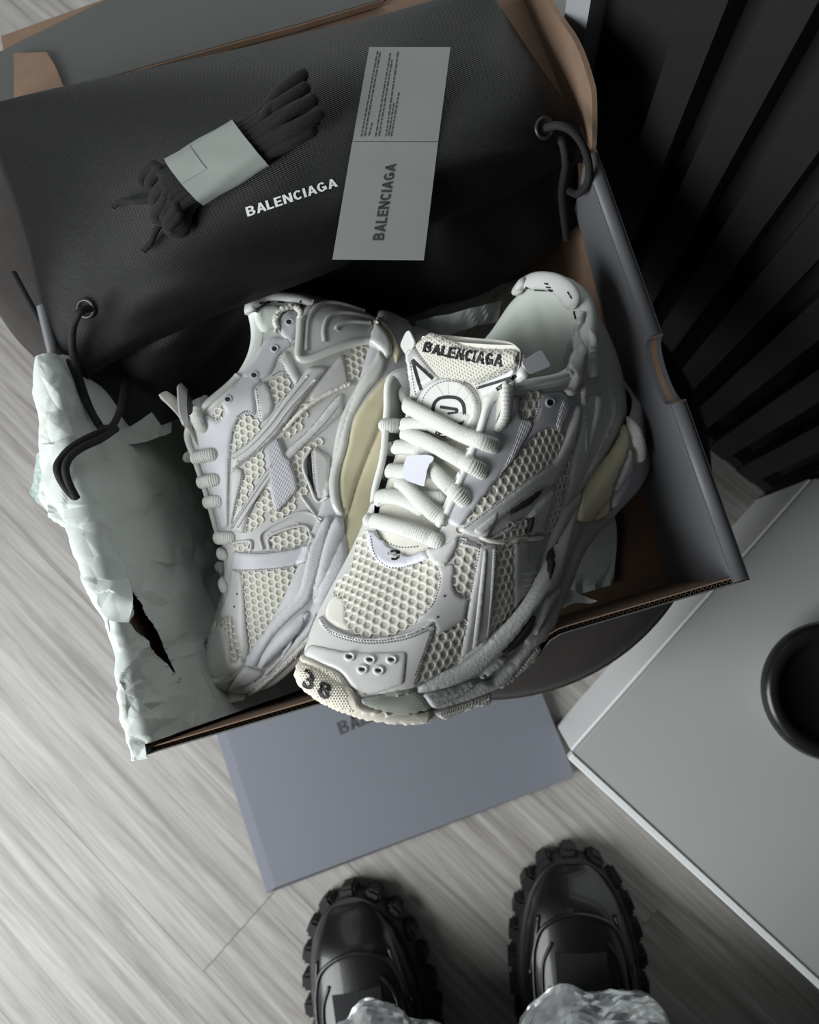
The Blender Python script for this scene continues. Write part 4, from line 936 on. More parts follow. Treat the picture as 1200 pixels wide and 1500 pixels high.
def teeth(s, kind, p, q, n, wpx, lpx, m, on='outer', lift=3.0, parent=None, rise=1.6):
    """tread ribs set along the line p-q"""
    P = catmull(crop(kind, p), n); Q = catmull(crop(kind, q), n)
    H, N = s.cast_many(np.vstack([P, Q]), s.by[on])
    for i in range(n):
        k = slice(max(0, i - 2), i + 3); h = (H[:n][k].mean(0) + H[n:][k].mean(0)) / 2; Nm = N.mean(0); Nm /= np.linalg.norm(Nm); h = h + Nm * (lift + .5) / 1000
        t = (P[min(i + 1, n - 1)] - P[max(i - 1, 0)]); t = t / (np.linalg.norm(t) + 1e-9) * wpx / 2
        W = []
        for x in (P[i] - t, P[i] + t, Q[i] + t, Q[i] - t): d = sight(*x); W.append(CAMP + d * (((h - CAMP) @ Nm) / (d @ Nm)))
        W = np.array(W); W = list(W - Nm * .0022) + list(W + (W.mean(0) - W) * .12 + Nm * rise / 1000 * .5)
        s.add('tread_rib', W, [(4, 5, 6, 7), (0, 1, 5, 4), (1, 2, 6, 5), (2, 3, 7, 6), (3, 0, 4, 7)], m, parent, smooth=False)
def plate(s, name, kind, anchor, pts, m, lift=2.0, thick=1.0, on='tongue', tilt=None, parent=None):
    """a stiff flat piece standing off the shoe: lies in the plane of the surface under the anchor"""
    H, N = s.cast_many(crop(kind, [anchor]), s.by[on]); n = N[0]
    if tilt is not None: n = n + np.array(tilt); n /= np.linalg.norm(n)
    h = H[0] + N[0] * lift / 1000; poly = chaikin(crop(kind, pts), 1); V, F, B = fill(poly, 4)
    W = []
    for p in V: d = sight(*p); W.append(CAMP + d * (((h - CAMP) @ n) / (d @ n)))
    W = np.array(W); k = len(W); FF = list(F) + [tuple(i + k for i in f[::-1]) for f in F]; e = {}
    for f in F:
        for i in range(len(f)): e[(f[i], f[(i + 1) % len(f)])] = 1
    for a, b in list(e):
        if (b, a) not in e: FF.append((b, a, a + k, b + k))
    return s.add(name, list(W) + list(W - n * thick / 1000), FF, m, parent, smooth=False)

MS = {
 'leather': mat('white_leather', (.61,.61,.595), .36, .06, 900, .03, 60),
 'eyestay': mat('cool_white_leather', (.62,.622,.65), .42, .08, 700, .03, 60),
 'pearl': mat('pearl_toe_leather', (.67,.67,.645), .30, .03, 600, .02, 60, coat=.15),
 'midsole': mat('grey_white_midsole', (.50,.50,.51), .62, .35, 900, .05, 80),
 'suede': mat('grey_midsole_rubber', (.55,.55,.55), .72, .9, 700, .06, 90),
 'pod': mat('lavender_grey_rubber', (.54,.545,.57), .75, .8, 1100, .04, 90),
 'tongue': mat('tongue_fabric', (.68,.67,.60), .8, .5, 900, .05, 60),
 'lining': mat('pale_lining', (.76,.81,.75), .85, .35, 500, .03, 40, stretch=(1,1,1), sheen=.3),
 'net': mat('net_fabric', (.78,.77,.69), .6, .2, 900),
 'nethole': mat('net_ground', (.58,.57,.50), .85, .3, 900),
 'lace': mat('white_lace', (.66,.67,.63), .75, 1.0, 1100),
 'piping': mat('white_piping', (.74,.75,.72), .6, .2, 900),
 'cream': mat('cream_rubber', (.72,.68,.59), .6, .25, 700, .04, 60),
 'gel': mat('clear_gel', (.52,.56,.49), .10, 0, 1, 0, 1, trans=.45, coat=.5, sss=0),
 'amber': mat('yellowed_gel', (.56,.52,.36), .22, .05, 150, .08, 40, coat=.3, sss=.25),
 'tpu': mat('milky_tpu', (.60,.61,.58), .22, .03, 100, .03, 40, coat=.4, sss=.15),
 'black': mat('black_print', (.012,.012,.013), .6),
 'dark': mat('recess_shade', (.03,.03,.033), .8),  # dark colour painted for the shade inside holes, slits and recesses
 'thread': mat('grey_thread', (.24,.24,.24), .8),
 'padmesh': mat('tongue_mesh', (.55,.54,.48), .75, 1.0, 330, .0, 60, btype='voronoi'),
 'padnet': mat('tongue_net', (.60,.59,.53), .75),
 'satin': mat('satin_label', (.74,.75,.82), .35, .3, 900, btype='wavex'),
 'ribs': mat('ribbed_leather', (.60,.60,.64), .45, 1.0, 330, btype='wavex'),
 'lug': mat('white_tread', (.66,.65,.60), .6, .3, 700, .04, 60),
 'gum': mat('pinkish_tread', (.55,.42,.36), .7, .3, 700, .05, 60),
}
RA = [[-0.7562,0.6525,-0.0488],[-0.483,-0.5063,0.7144],[0.4414,0.5638,0.6981]]; TA = [0.0061,0.0516,-0.4632]
sa = Shoe('sneaker', RA, TA, 'white chunky sneaker leaning on the box rim, 38 printed on its toe')
sneaker_base(sa, MS)
def piping_along(s, M):
    T = loop_of(UP_T, 240, UP_TR)
    for sg in (1, -1):
        run = np.array([p for p in T if 8.0 < p[0] < 18.9 and p[1] * sg > 0]); run = run[np.argsort(run[:, 0])]
        run = run + np.array([0, .05 * sg, .12])
        V, F = tube(s.w(catmull(run, 60)), .0021, 10); s.add('piping', V, F, M)
    return
piping_along(sa, MS['piping'])
s = sa
# --- open mesh fabric
hexnet(s, 'a3', [(165,700),(290,610),(325,480),(345,370),(400,310),(430,470),(500,545),(600,575),(750,545),(870,545),(918,570),(922,640),(908,760),(872,850),(800,925),(700,985),(560,1025),(420,1042),(300,1030),(255,980),(238,900),(236,800),(220,770),(170,745)], MS, 5.3)
hexnet(s, 'a2', [(290,155),(400,180),(380,270),(360,380),(345,430),(300,445),(265,400),(270,300),(285,200)], MS, 5.2)
hexnet(s, 'a2', [(325,625),(325,640),(300,740),(280,855),(200,895),(100,940),(50,950),(80,860),(110,760),(140,690),(230,660)], MS, 5.2)
hexnet(s, 'a2', [(525,145),(590,145),(592,300),(590,560),(470,660),(475,600),(490,450),(505,280)], MS, 5.0)
hexnet(s, 'a5', [(150,985),(330,790),(440,660),(560,510),(640,410),(700,355),(760,335),(825,345),(812,430),(775,515),(700,575),(560,675),(420,790),(300,885)], MS, 5.2)
hexnet(s, 'a5', [(585,95),(685,72),(685,180),(660,218),(575,220)], MS, 5.4)
hexnet(s, 'a5', [(400,1075),(500,1000),(600,925),(605,1030),(560,1055),(470,1080)], MS, 4.8)
hexnet(s, 'a5', [(850,420),(930,440),(905,560),(885,700),(835,860),(725,1010),(740,900),(800,760),(830,600)], MS, 4.4)
# --- leather pieces of the upper
panel(s, 'vamp_panel', 'a2', [(165,285),(195,272),(262,262),(268,300),(255,400),(290,455),(352,460),(325,592),(240,645),(150,695),(152,640),(140,603),(100,600),(20,622),(60,570),(120,510),(160,430),(178,340)], MS['leather'], 1.3)
panel(s, 'toe_side_patch', 'a3', [(85,900),(105,820),(150,752),(232,788),(242,830),(236,900),(243,960),(280,1022),(200,1008),(130,968),(88,935)], MS['net'], .9)
tc = panel(s, 'toe_cap', 'a1', [(195,172),(215,178),(250,232),(330,272),(430,296),(520,299),(620,288),(720,262),(800,226),(850,196),(876,212),(868,260),(842,330),(815,400),(790,480),(772,545),(748,592),(690,598),(600,618),(500,640),(425,652),(400,612),(350,542),(310,502),(230,472),(150,428),(98,408),(112,350),(150,262)], MS['pearl'], 1.6, step=3.5)
panel(s, 'toe_cap_rise', 'a1', [(150,345),(230,362),(330,382),(450,392),(600,385),(690,380),(704,388),(700,450),(684,560),(560,605),(430,640),(400,600),(350,530),(310,490),(230,460),(150,420),(118,400)], MS['pearl'], 1.0, 1.5, bw=5, parent=None, step=3.5)
panel(s, 'toe_rim', 'a1', [(205,180),(250,236),(330,278),(430,302),(520,305),(620,295),(720,270),(800,234),(852,206),(858,225),(800,262),(720,298),(620,320),(520,330),(430,326),(320,304),(235,262),(196,205)], MS['pearl'], .9, 1.5, bw=2)
panel(s, 'side_strap', 'a2', [(400,160),(512,150),(508,260),(492,430),(470,640),(455,735),(380,795),(282,866),(300,770),(328,620),(355,440),(385,290)], MS['leather'], 2.0)
panel(s, 'strap_ridge', 'a2', [(428,180),(452,178),(440,330),(415,560),(385,760),(345,800),(375,600),(405,360)], MS['leather'], .9, 1.9)
panel(s, 'strap_ridge', 'a2', [(478,172),(500,170),(494,300),(478,480),(455,680),(432,720),(455,520),(470,320)], MS['leather'], .9, 1.9)
panel(s, 'slot_frame', 'a2', [(286,128),(330,128),(400,150),(425,165),(410,190),(395,182),(300,160),(288,158)], MS['leather'], 1.8)
panel(s, 'side_quarter', 'a2', [(603,130),(690,142),(700,262),(742,280),(738,350),(692,445),(606,560),(600,400)], MS['leather'], 1.5)
for yy in (310, 345, 380):
    panel(s, 'quarter_bar', 'a2', [(655,yy),(738,yy-8),(736,yy+10),(655,yy+16)], MS['leather'], .8, 1.4, step=2.5, bw=2)
panel(s, 'eyestay', 'a5', [(335,118),(420,92),(558,84),(560,240),(665,240),(692,78),(760,68),(850,68),(885,105),(935,128),(905,200),(862,270),(832,338),(770,312),(700,330),(632,380),(548,488),(428,632),(328,762),(238,882),(158,988),(100,965),(62,930),(95,850),(135,760),(170,660),(212,500),(258,380),(296,250),(312,170)], MS['eyestay'], 1.4)
panel(s, 'ribbed_strip', 'a5', [(562,252),(650,252),(632,330),(540,480),(445,615),(402,655),(440,580),(510,430)], MS['ribs'], .5, 1.3)
panel(s, 'ribbed_strip', 'a5', [(840,110),(905,150),(880,220),(835,330),(790,320),(800,240)], MS['ribs'], .5, 1.3)
panel(s, 'diagonal_stripe', 'a5', [(150,990),(300,885),(420,802),(560,692),(700,592),(795,530),(852,400),(902,270),(940,150),(972,158),(962,300),(905,470),(845,600),(795,690),(735,700),(650,765),(560,825),(470,892),(380,962),(340,1062),(240,1042),(160,1015)], MS['leather'], 2.2)
panel(s, 'stripe_ridge', 'a5', [(240,1010),(380,890),(400,880),(400,930),(330,1010),(290,1035)], MS['leather'], .8, 2.1, step=3)
panel(s, 'lower_stripe', 'a5', [(350,1066),(480,985),(600,915),(640,868),(705,780),(760,738),(800,690),(778,840),(728,960),(722,1026),(612,1036),(622,900),(560,965),(440,1046)], MS['leather'], 2.0)
panel(s, 'slit', 'a5', [(470,886),(560,812),(676,738),(690,728),(682,768),(600,832),(482,892)], MS['dark'], .4, 2.15, step=2.5, bw=1)
panel(s, 'slit', 'a5', [(626,905),(640,905),(634,960),(606,1032),(594,1028),(610,950)], MS['dark'], .4, 2.2, step=2.5, bw=1)
panel(s, 'heel_quarter', 'a5', [(955,160),(1005,130),(1060,80),(1110,90),(1120,200),(1085,330),(1040,480),(985,620),(930,760),(850,870),(830,860),(880,720),(905,560),(930,430),(960,300)], MS['leather'], 1.6)
panel(s, 'heel_wave', 'a7', [(690,20),(735,90),(765,180),(765,300),(705,450),(610,650),(550,770),(500,860),(450,900),(520,760),(630,560),(715,350),(722,230),(685,100)], MS['tpu'], 2.6, step=3)
panel(s, 'heel_wave', 'a7', [(560,120),(620,110),(640,200),(600,330),(540,480),(500,620),(470,700),(500,480),(545,300)], MS['leather'], 1.8, 1.0, step=3)
panel(s, 'fringe', 'a5', [(280,1035),(350,1050),(440,1075),(560,1045),(640,1040),(720,1035),(722,1060),(640,1075),(560,1075),(500,1090),(420,1100),(340,1085),(280,1055)], MS['net'], 2.6)
# --- heel of the sole
panel(s, 'heel_cushion', 'a7', [(385,1280),(398,1180),(428,1080),(478,950),(538,850),(618,750),(718,640),(778,540),(798,440),(788,330),(860,340),(888,480),(872,600),(832,720),(765,850),(725,950),(705,1080),(695,1190),(660,1245),(560,1290)], MS['amber'], 3.0, step=3.5, on='midsole')
panel(s, 'heel_stripe', 'a7', [(872,500),(895,660),(908,780),(885,900),(835,1020),(775,1115),(692,1195),(700,1090),(722,950),(792,800),(852,640)], MS['midsole'], 3.6, step=3.5, on='midsole')
panel(s, 'heel_bumper', 'a7', [(858,328),(910,328),(952,420),(992,580),(988,690),(955,792),(922,782),(916,650),(890,500)], MS['lug'], 6.0, step=3.5, on='midsole', bw=4)
# --- side of the sole
panel(s, 'midsole_band', 'f', [(611,1004),(637,991),(670,976),(700,956),(720,936),(745,909),(762,889),(780,859),(790,829),(800,801),(812,771),(818,756),(830,735),(850,720),(848,745),(842,762),(836,785),(826,822),(816,857),(801,871),(790,886),(779,901),(760,926),(740,948),(720,968),(695,988),(665,1003),(632,1013),(611,1017)], MS['suede'], 3.0, step=3.5, bw=4)
panel(s, 'lower_band', 'a2', [(70,1028),(240,985),(390,930),(460,952),(560,872),(660,742),(722,640),(762,520),(802,440),(862,392),(878,440),(872,520),(832,620),(802,702),(752,732),(702,782),(642,862),(562,962),(502,992),(432,1022),(302,1072),(172,1118),(128,1112)], MS['suede'], 3.2, step=3.5, bw=4)
panel(s, 'slot_shade', 'a2', [(728,556),(694,660),(622,742),(536,792),(536,775),(618,690),(688,600)], MS['dark'], .5, 2.2, step=3)  # dark strip painting the shade in the recess between the bands
panel(s, 'slot_shade', 'a2', [(862,100),(852,200),(828,300),(800,380),(798,310),(828,190)], MS['dark'], .6, 3.6, step=3)  # vent in the band: thin dark panel painting its shaded opening
panel(s, 'midsole_ledge', 'a2', [(400,935),(470,860),(540,800),(572,808),(540,860),(470,930),(440,945)], MS['midsole'], 2.6, step=3)
lug = [[(126,1130),(180,1112),(300,1072),(430,1022),(476,1016),(482,1036),(462,1074),(380,1106),(280,1140),(190,1170)], [(512,986),(590,918),(660,828),(720,758),(750,728),(758,762),(738,815),(664,886),(604,946),(545,996)], [(768,702),(800,620),(830,540),(850,438),(878,448),(884,492),(854,592),(828,664),(802,710)]]
ribs_ = [([(180,1128),(300,1088),(462,1032)], [(188,1160),(300,1126),(462,1062)], 18), ([(566,950),(660,846),(738,752)], [(582,966),(676,868),(746,780)], 14), ([(800,670),(838,570),(862,460)], [(812,690),(852,590),(876,480)], 10)]
for lg, (p_, q_, n_) in zip(lug, ribs_):
    o = panel(s, 'outsole_lug', 'a2', lg, MS['lug'], 3.0, step=3, bw=2.5)
    s.by['lug'] = s.tree([s.tops[-1]]); teeth(s, 'a2', p_, q_, n_, 2.4, 5, MS['lug'], on='lug', lift=-.1, parent=o, rise=1.3)
# --- toe
panel(s, 'gel_pad', 'a1', [(428,652),(520,634),(620,610),(735,588),(762,628),(795,640),(852,705),(832,728),(760,738),(640,738),(540,718),(440,684)], MS['gel'], 2.0, step=3.5)
bp = panel(s, 'toe_bumper', 'a1', [(98,404),(150,424),(230,465),(310,500),(338,530),(374,590),(412,645),(442,680),(520,714),(640,735),(760,735),(838,722),(836,768),(820,788),(800,782),(790,798),(770,780),(750,798),(720,790),(690,800),(660,780),(640,797),(590,785),(540,776),(450,762),(380,737),(300,712),(200,662),(120,612),(60,562),(62,500),(78,450)], MS['cream'], 3.2, step=3, rnd=1)
s.grow_all()
cells = chaikin(crop('a1', [(92,450),(170,470),(260,500),(300,530),(330,600),(370,680),(400,740),(300,705),(200,655),(120,605),(72,558),(74,500)]), 1)
lo, hi = cells.min(0), cells.max(0); SV = []; SF = []
G = np.array([(x + (2.1 if j % 2 else 0), y) for j, y in enumerate(np.arange(lo[1], hi[1], 3.6)) for x in np.arange(lo[0], hi[0], 4.2)]); G = G[inside(G, cells)]
Hs, Ns = s.cast_many(G, s.all)
for h, n_ in zip(Hs, Ns):
    a = np.cross(n_, s.R[:, 1]); a /= np.linalg.norm(a); b = np.cross(n_, a); k = len(SV); r_ = .00085
    SV += [h + a * r_, h + b * r_, h - a * r_, h - b * r_, h + n_ * .0007]; SF += [(k, k + 1, k + 4), (k + 1, k + 2, k + 4), (k + 2, k + 3, k + 4), (k + 3, k, k + 4)]
tag(s.add('bumper_studs', SV, SF, MS['cream'], smooth=False), kind='stuff')
s.grow_all()
shoe_text(s, '3', 'a1', [(92,578),(152,612),(166,512),(108,476)], MS['black'], .7, .012, name='size_number')
shoe_text(s, '8', 'a1', [(182,628),(248,666),(262,576),(194,540)], MS['black'], .7, .012, name='size_number')
for c in ((370,408), (490,425), (615,425), (445,482), (540,488)):
    ring(s, 'vent_eyelet', 'a1', c, 6.5, 5.2, .9, MS['pearl'], .2, ang=8)
    disc(s, 'vent_hole', 'a1', c, 3.6, 2.0, MS['dark'], .1, .3, ang=8)
for c in ((205,452), (165,576)): disc(s, 'perforation', 'a2', c, 1.6, 1.6, MS['dark'], .05, .2)
disc(s, 'lace_hole', 'a5', (765,135), 5.6, 5.6, MS['dark'], .05, .25); ring(s, 'eyelet', 'a5', (765,135), 6.0, 6.0, .7, MS['eyestay'], .2)
# --- tongue: pad, wings, badge
pad = panel(s, 'tongue_pad', 'a4', [(355,172),(440,116),(560,146),(680,200),(820,208),(940,206),(995,246),(984,284),(860,344),(705,408),(600,394),(500,378),(440,304),(380,224)], MS['padmesh'], 2.5, on='tongue', bw=6, puff=2.5, step=3)
s.by['pad'] = s.tree([s.tops[-1]])
hexnet(s, 'a4', [(372,178),(440,128),(560,158),(680,212),(820,220),(935,218),(980,250),(965,282),(855,334),(705,396),(600,382),(508,366),(450,300),(395,224)], {'net': MS['padnet'], 'nethole': MS['nethole']}, 2.1, lift=.0, rim=.62, rise=.45, on='pad', name='pad_net', grow=.0)
panel(s, 'tongue_wing', 'a4', [(300,228),(348,180),(420,292),(505,380),(425,412),(388,450),(382,500),(340,505),(322,380)], MS['leather'], 2.6, on='tongue')
panel(s, 'tongue_wing', 'a4', [(695,408),(850,345),(975,285),(1025,352),(1000,385),(900,420),(800,480),(745,500),(735,450)], MS['leather'], 2.6, on='tongue')
panel(s, 'round_badge', 'a4', [(555 + 185 * math.cos(t), 552 + 180 * math.sin(t)) for t in np.linspace(0, 2 * math.pi, 24, endpoint=False)], MS['pearl'], 3.6, on='tongue', step=3.5)
plate(s, 'pull_loop', 'a4', (350,220), [(262,182),(300,100),(318,96),(352,168),(338,200),(300,245)], MS['leather'], 3.0)
plate(s, 'pull_loop_inside', 'a4', (350,220), [(306,92),(330,100),(356,165),(346,178)], MS['dark'], 2.0)
plate(s, 'pull_loop', 'a4', (960,300), [(975,282),(1088,208),(1094,212),(1148,300),(1142,308),(1022,355)], MS['eyestay'], 3.5, tilt=(.9,.1,-.1))
panel(s, 'toe_label', 'a3', [(395,300),(460,298),(560,368),(650,400),(780,388),(802,402),(852,490),(750,532),(640,568),(560,572),(480,532),(420,452),(395,380)], MS['satin'], 2.2, on='upper', lift=.4)
panel(s, 'lace_tab', 'a3', [(800,400),(880,425),(960,395),(1055,325),(1064,372),(1044,432),(994,514),(952,548),(890,548),(850,490)], MS['leather'], 2.0, on='upper', lift=.4)
s.grow_all()
for a0, a1 in (((470,400),(520,480)), ((545,380),(548,470)), ((640,395),(590,480)), ((700,430),(640,505))):
    stroke(s, 'badge_groove', 'a4', [a0, a1], 1.0, MS['nethole'], .15)
th = np.linspace(0, 2 * math.pi, 16, endpoint=False)
stroke(s, 'badge_ring', 'a4', [(550 + 92 * np.sign(math.cos(t)) * abs(math.cos(t)) ** .75, 575 + 88 * np.sign(math.sin(t)) * abs(math.sin(t)) ** .8) for t in th], 4.6, MS['black'], .4, True)
stroke(s, 'badge_glyph', 'a4', [(500,545),(600,560),(595,580),(545,585)], 4.2, MS['black'], .4)
stroke(s, 'badge_glyph', 'a4', [(475,690),(520,712),(545,700)], 5.5, MS['black'], .4)
stroke(s, 'wing_print', 'a4', [(337,268),(388,445)], 4.4, MS['black'], .35); stroke(s, 'wing_print', 'a4', [(337,268),(458,380)], 4.4, MS['black'], .35)
stroke(s, 'wing_print', 'a4', [(715,435),(830,400),(945,362)], 4.2, MS['black'], .35); stroke(s, 'wing_print', 'a4', [(945,362),(830,442)], 4.8, MS['black'], .35)
shoe_text(s, 'BALENCIAGA', 'a4', [(402,218),(862,308),(872,240),(416,162)], MS['black'], .9, .022, bend=-2.0, parent=None)
shoe_text(s, '3', 'a3', [(570,505),(625,500),(640,425),(556,430)], MS['black'], .3, .02, name='label_print')
shoe_text(s, 'lenci', 'a3', [(535,470),(640,480),(640,455),(537,448)], MS['leather'], .5, .03, name='label_print')
# --- laces
tr = s.all
LC = [('a4', [(270,420,1),(285,505,5),(400,570,7),(550,650,8),(700,728,7),(790,770,4),(850,772,-1)]),
      ('a4', [(108,652,3),(160,652,5),(300,655,4),(480,640,2),(620,615,2),(715,600,1)]),
      ('a4', [(285,700,1),(380,728,5),(500,782,7),(620,850,7),(715,910,4),(778,938,-1)]),
      ('a4', [(120,785,3),(170,786,5),(300,790,4),(430,795,2),(560,790,1)]),
      ('a4', [(90,938,3),(150,925,5),(250,930,4),(360,940,3),(450,940,3)]),
      ('a4', [(440,900,1),(500,945,5),(560,1010,6),(620,1070,4),(665,1112,-1)]),
      ('a4', [(122,1118,3),(190,1085,5),(280,1080,3),(400,1090,2),(540,1075,1)]),
      ('a4', [(255,990,1),(330,1030,4),(410,1110,6),(480,1180,6),(540,1225,3)]),
      ('a3', [(395,215,3),(470,225,5),(600,268,6),(720,302,6),(850,345,5),(950,385,0)]),
      ('a3', [(445,130,0),(500,70,3),(600,60,4),(720,90,3),(830,160,2)])]
for kd, pt in LC: cord(s, 'lace', kd, pt, 4.3, MS['lace'], flat=.62, tree=s.bvh, n=44, seg=14, ribs=1, taper=.055)
lq = catmull([(10.9,2.3,12.6),(11.5,2.9,13.4),(12.3,3.35,13.5),(12.9,3.55,12.9),(13.3,3.5,12.1),(13.6,3.1,11.4),(13.8,2.7,11.0)], 120); lw = s.w(lq)
V, F = tube(lw, .0040 * (1 + .055 * np.sin(np.arange(120) * 1.5)), 14, nrm=[s.R[:, 1]] * 120, flat=.62); s.add('lace', V, F, MS['lace'])
for kd, pt in (('a4', [(690,790),(672,850)]), ('a4', [(640,930),(605,1000)]), ('a4', [(575,1080),(520,1210)])):
    cord(s, 'lace_guide', kd, [(a, b, 1.8) for a, b in pt], 2.6, MS['piping'], n=8)
V, F, B = fill(chaikin(crop('a4', [(372,858),(500,848),(522,868),(482,920),(458,1042),(350,1002),(345,925)]), 1), 4)
H, N = s.cast_many(V, s.by['tongue']); W = H + N * .0095
s.add('lace_keeper', list(W) + list(W - N * .0008), list(F) + [tuple(i + len(W) for i in f[::-1]) for f in F], MS['satin'])
# --- collar: heel strap, fringe
cord(s, 'heel_tab', 'a6', [(345,150,3),(395,90,4),(490,66,4),(590,84,4),(670,140,4),(708,230,3)], 6.0, MS['piping'], flat=.5, n=40, seg=14, taper=.12)
s.grow_all()
for a0, a1 in (((385,90),(420,104)), ((440,108),(560,112)), ((505,66),(530,70)), ((515,88),(545,92)), ((528,104),(556,110)), ((650,118),(662,138)), ((664,140),(676,160)), ((690,240),(702,290))):
    stroke(s, 'woven_dash', 'a6', [a0, a1], 2.2, MS['black'], .3)
def jag(pts, k, seed):
    P = resample(np.array(pts, float), 14); r_ = np.random.default_rng(seed); return (P + (r_.random(P.shape) - .5) * k).tolist()
panel(s, 'frayed_edge', 'a6', jag([(738,242),(766,246),(758,300),(722,372),(744,420),(772,500),(744,560),(728,680),(692,762),(650,782),(622,745),(662,700),(676,650),(636,600),(618,520),(648,430),(700,350)], 12, 3), MS['tpu'], 3.2, on='none', step=3, rnd=0)
panel(s, 'frayed_edge', 'a6', jag([(728,700),(752,700),(756,860),(764,1000),(768,1110),(752,1155),(742,1100),(738,900)], 8, 4), MS['tpu'], 2.6, on='none', step=3, rnd=0)
panel(s, 'collar_side', 'a6', [(780,345),(815,370),(838,470),(845,640),(800,660),(770,650),(775,540),(790,440)], MS['piping'], 3.0, on='all', rnd=2)
# --- seams
for kd, pt in [('a1', [(205,200),(250,255),(330,290),(430,312),(520,316),(620,305),(720,280),(800,245),(850,218)]), ('a1', [(215,228),(265,275),(340,306),(440,328),(530,330),(640,318),(740,292),(810,262),(845,250)]),
      ('a1', [(862,245),(835,330),(800,420),(760,520),(735,580)]), ('a1', [(842,262),(812,350),(780,440),(745,530)]),
      ('a2', [(168,300),(180,360),(165,430),(125,515),(60,575)]), ('a2', [(255,275),(262,330),(250,400),(290,455),(345,462)]), ('a2', [(325,600),(240,655),(160,690)]),
      ('a2', [(300,140),(395,165),(408,185),(388,290),(352,470),(328,640),(300,780)]), ('a2', [(508,170),(500,280),(485,450),(465,640),(452,720)]), ('a2', [(606,170),(604,300),(606,540)]),
      ('a5', [(165,960),(240,880),(330,755),(430,622),(550,478),(640,372),(705,322),(770,306),(820,318)]), ('a5', [(565,110),(560,240),(655,245),(690,180),(705,90)]),
      ('a5', [(190,985),(420,815),(560,705),(700,605),(790,545)]), ('a5', [(470,880),(560,798),(670,725),(710,700),(700,760),(610,840),(480,905)]), ('a5', [(360,1050),(480,978),(600,905)]), ('a5', [(625,1022),(715,1016)]), ('a5', [(880,540),(870,660),(850,780),(838,850)]),
      ('a3', [(415,330),(440,450),(500,525),(580,560),(700,545),(830,500)]), ('a3', [(450,318),(560,385),(650,410),(780,402)]), ('a3', [(1040,400),(985,500),(940,540)]),
      ('a4', [(345,200),(415,300),(490,372)]), ('a4', [(710,415),(850,358),(970,300)]), ('a4', [(325,290),(345,420),(360,490)]),
      ('a4', [(555 + 165 * math.cos(t), 552 + 160 * math.sin(t)) for t in np.linspace(math.pi * 1.02, math.pi * 1.98, 12)])]:
    stitch(s, kd, pt)
end_stitch(s, MS)

RB = [[-0.673,0.1594,-0.7222],[-0.736,-0.2404,0.6328],[-0.0728,0.9575,0.2791]]; TB = [-0.1074,0.1063,-0.5167]
sb = Shoe('sneaker', RB, TB, 'white chunky sneaker lying on its side inside the box, sole facing its mate', .955)
UP_T0, UP_TR0 = list(UP_T), list(UP_TR)
sneaker_base(sb, MS); piping_along(sb, MS['piping'])
s = sb
PB = 4.7
for kd, pt in [('b4', [(405,285),(520,278),(700,262),(840,245),(835,320),(805,415),(722,495),(642,595),(562,695),(492,795),(460,815),(446,640),(425,450)]),
      ('b3', [(360,668),(572,605),(628,692),(512,745),(365,756)]), ('b3', [(105,745),(205,725),(208,762),(105,770)]),
      ('b2', [(450,480),(490,350),(550,325),(605,360),(605,425),(540,495),(435,575)]), ('b2', [(525,690),(645,555),(668,620),(605,765),(525,905),(460,1020),(498,880),(528,750)]),
      ('b2', [(712,80),(800,36),(856,70),(835,145),(735,250),(708,150)]), ('b2', [(795,425),(900,315),(990,215),(955,340),(820,490)]),
      ('b2', [(850,640),(960,550),(1020,485),(1050,520),(965,595),(900,655),(945,840),(885,945),(765,1065),(720,1085),(715,1010),(745,1020),(900,850)]),
      ('b2', [(690,845),(640,930),(560,1060),(515,1165),(560,1140),(680,1005),(725,1010)]),
      ('b1', [(688,388),(760,352),(822,348),(850,390),(792,465),(700,560),(678,480)]), ('b1', [(350,300),(395,290),(385,400),(360,380)]),
      ('b4', [(215,645),(330,580),(342,640),(362,760),(392,880),(345,935),(330,760),(290,660),(190,725)]), ('b2', [(290,300),(345,250),(380,290),(330,355)])]:
    hexnet(s, kd, pt, MS, PB, grow=.45)
panel(s, 'eyestay', 'b2', [(150,440),(180,380),(262,318),(300,345),(345,372),(392,300),(350,240),(420,150),(500,66),(600,15),(645,85),(590,130),(600,330),(545,315),(485,340),(448,420),(425,560),(412,900),(410,1115),(360,1135),(320,1000),(262,780),(202,600),(160,520)], MS['eyestay'], 1.4)
panel(s, 'eyestay', 'b1', [(180,330),(240,290),(300,300),(345,280),(352,345),(270,400),(240,500),(190,540),(120,560),(50,520),(120,440)], MS['eyestay'], 1.4)
panel(s, 'frame_loop', 'b2', [(585,140),(648,85),(692,108),(735,250),(700,330),(630,385)], MS['leather'], 2.0)
panel(s, 'frame_loop', 'b1', [(268,415),(325,370),(375,480),(420,560),(375,590),(330,520)], MS['leather'], 2.0)
panel(s, 'lace_wedge', 'b2', [(425,715),(490,690),(525,740),(470,960),(425,1110),(414,1000)], MS['leather'], 1.6)
st = panel(s, 'lower_stripe', 'b2', [(412,1135),(500,985),(620,795),(720,655),(860,535),(1010,395),(1150,215),(1210,165),(1215,300),(1060,450),(940,540),(848,640),(895,842),(742,1018),(690,838),(640,862),(560,1005),(520,1165)], MS['leather'], 2.0)
panel(s, 'cross_arm', 'b2', [(672,580),(755,480),(800,600),(850,660),(900,842),(745,1024),(716,880),(690,700)], MS['ribs'], 1.2, 1.9)
panel(s, 'diagonal_stripe', 'b2', [(432,600),(560,515),(700,355),(800,215),(900,85),(970,-10),(1110,-10),(1000,125),(900,265),(800,405),(700,525),(560,635),(438,722)], MS['leather'], 2.6, .6)
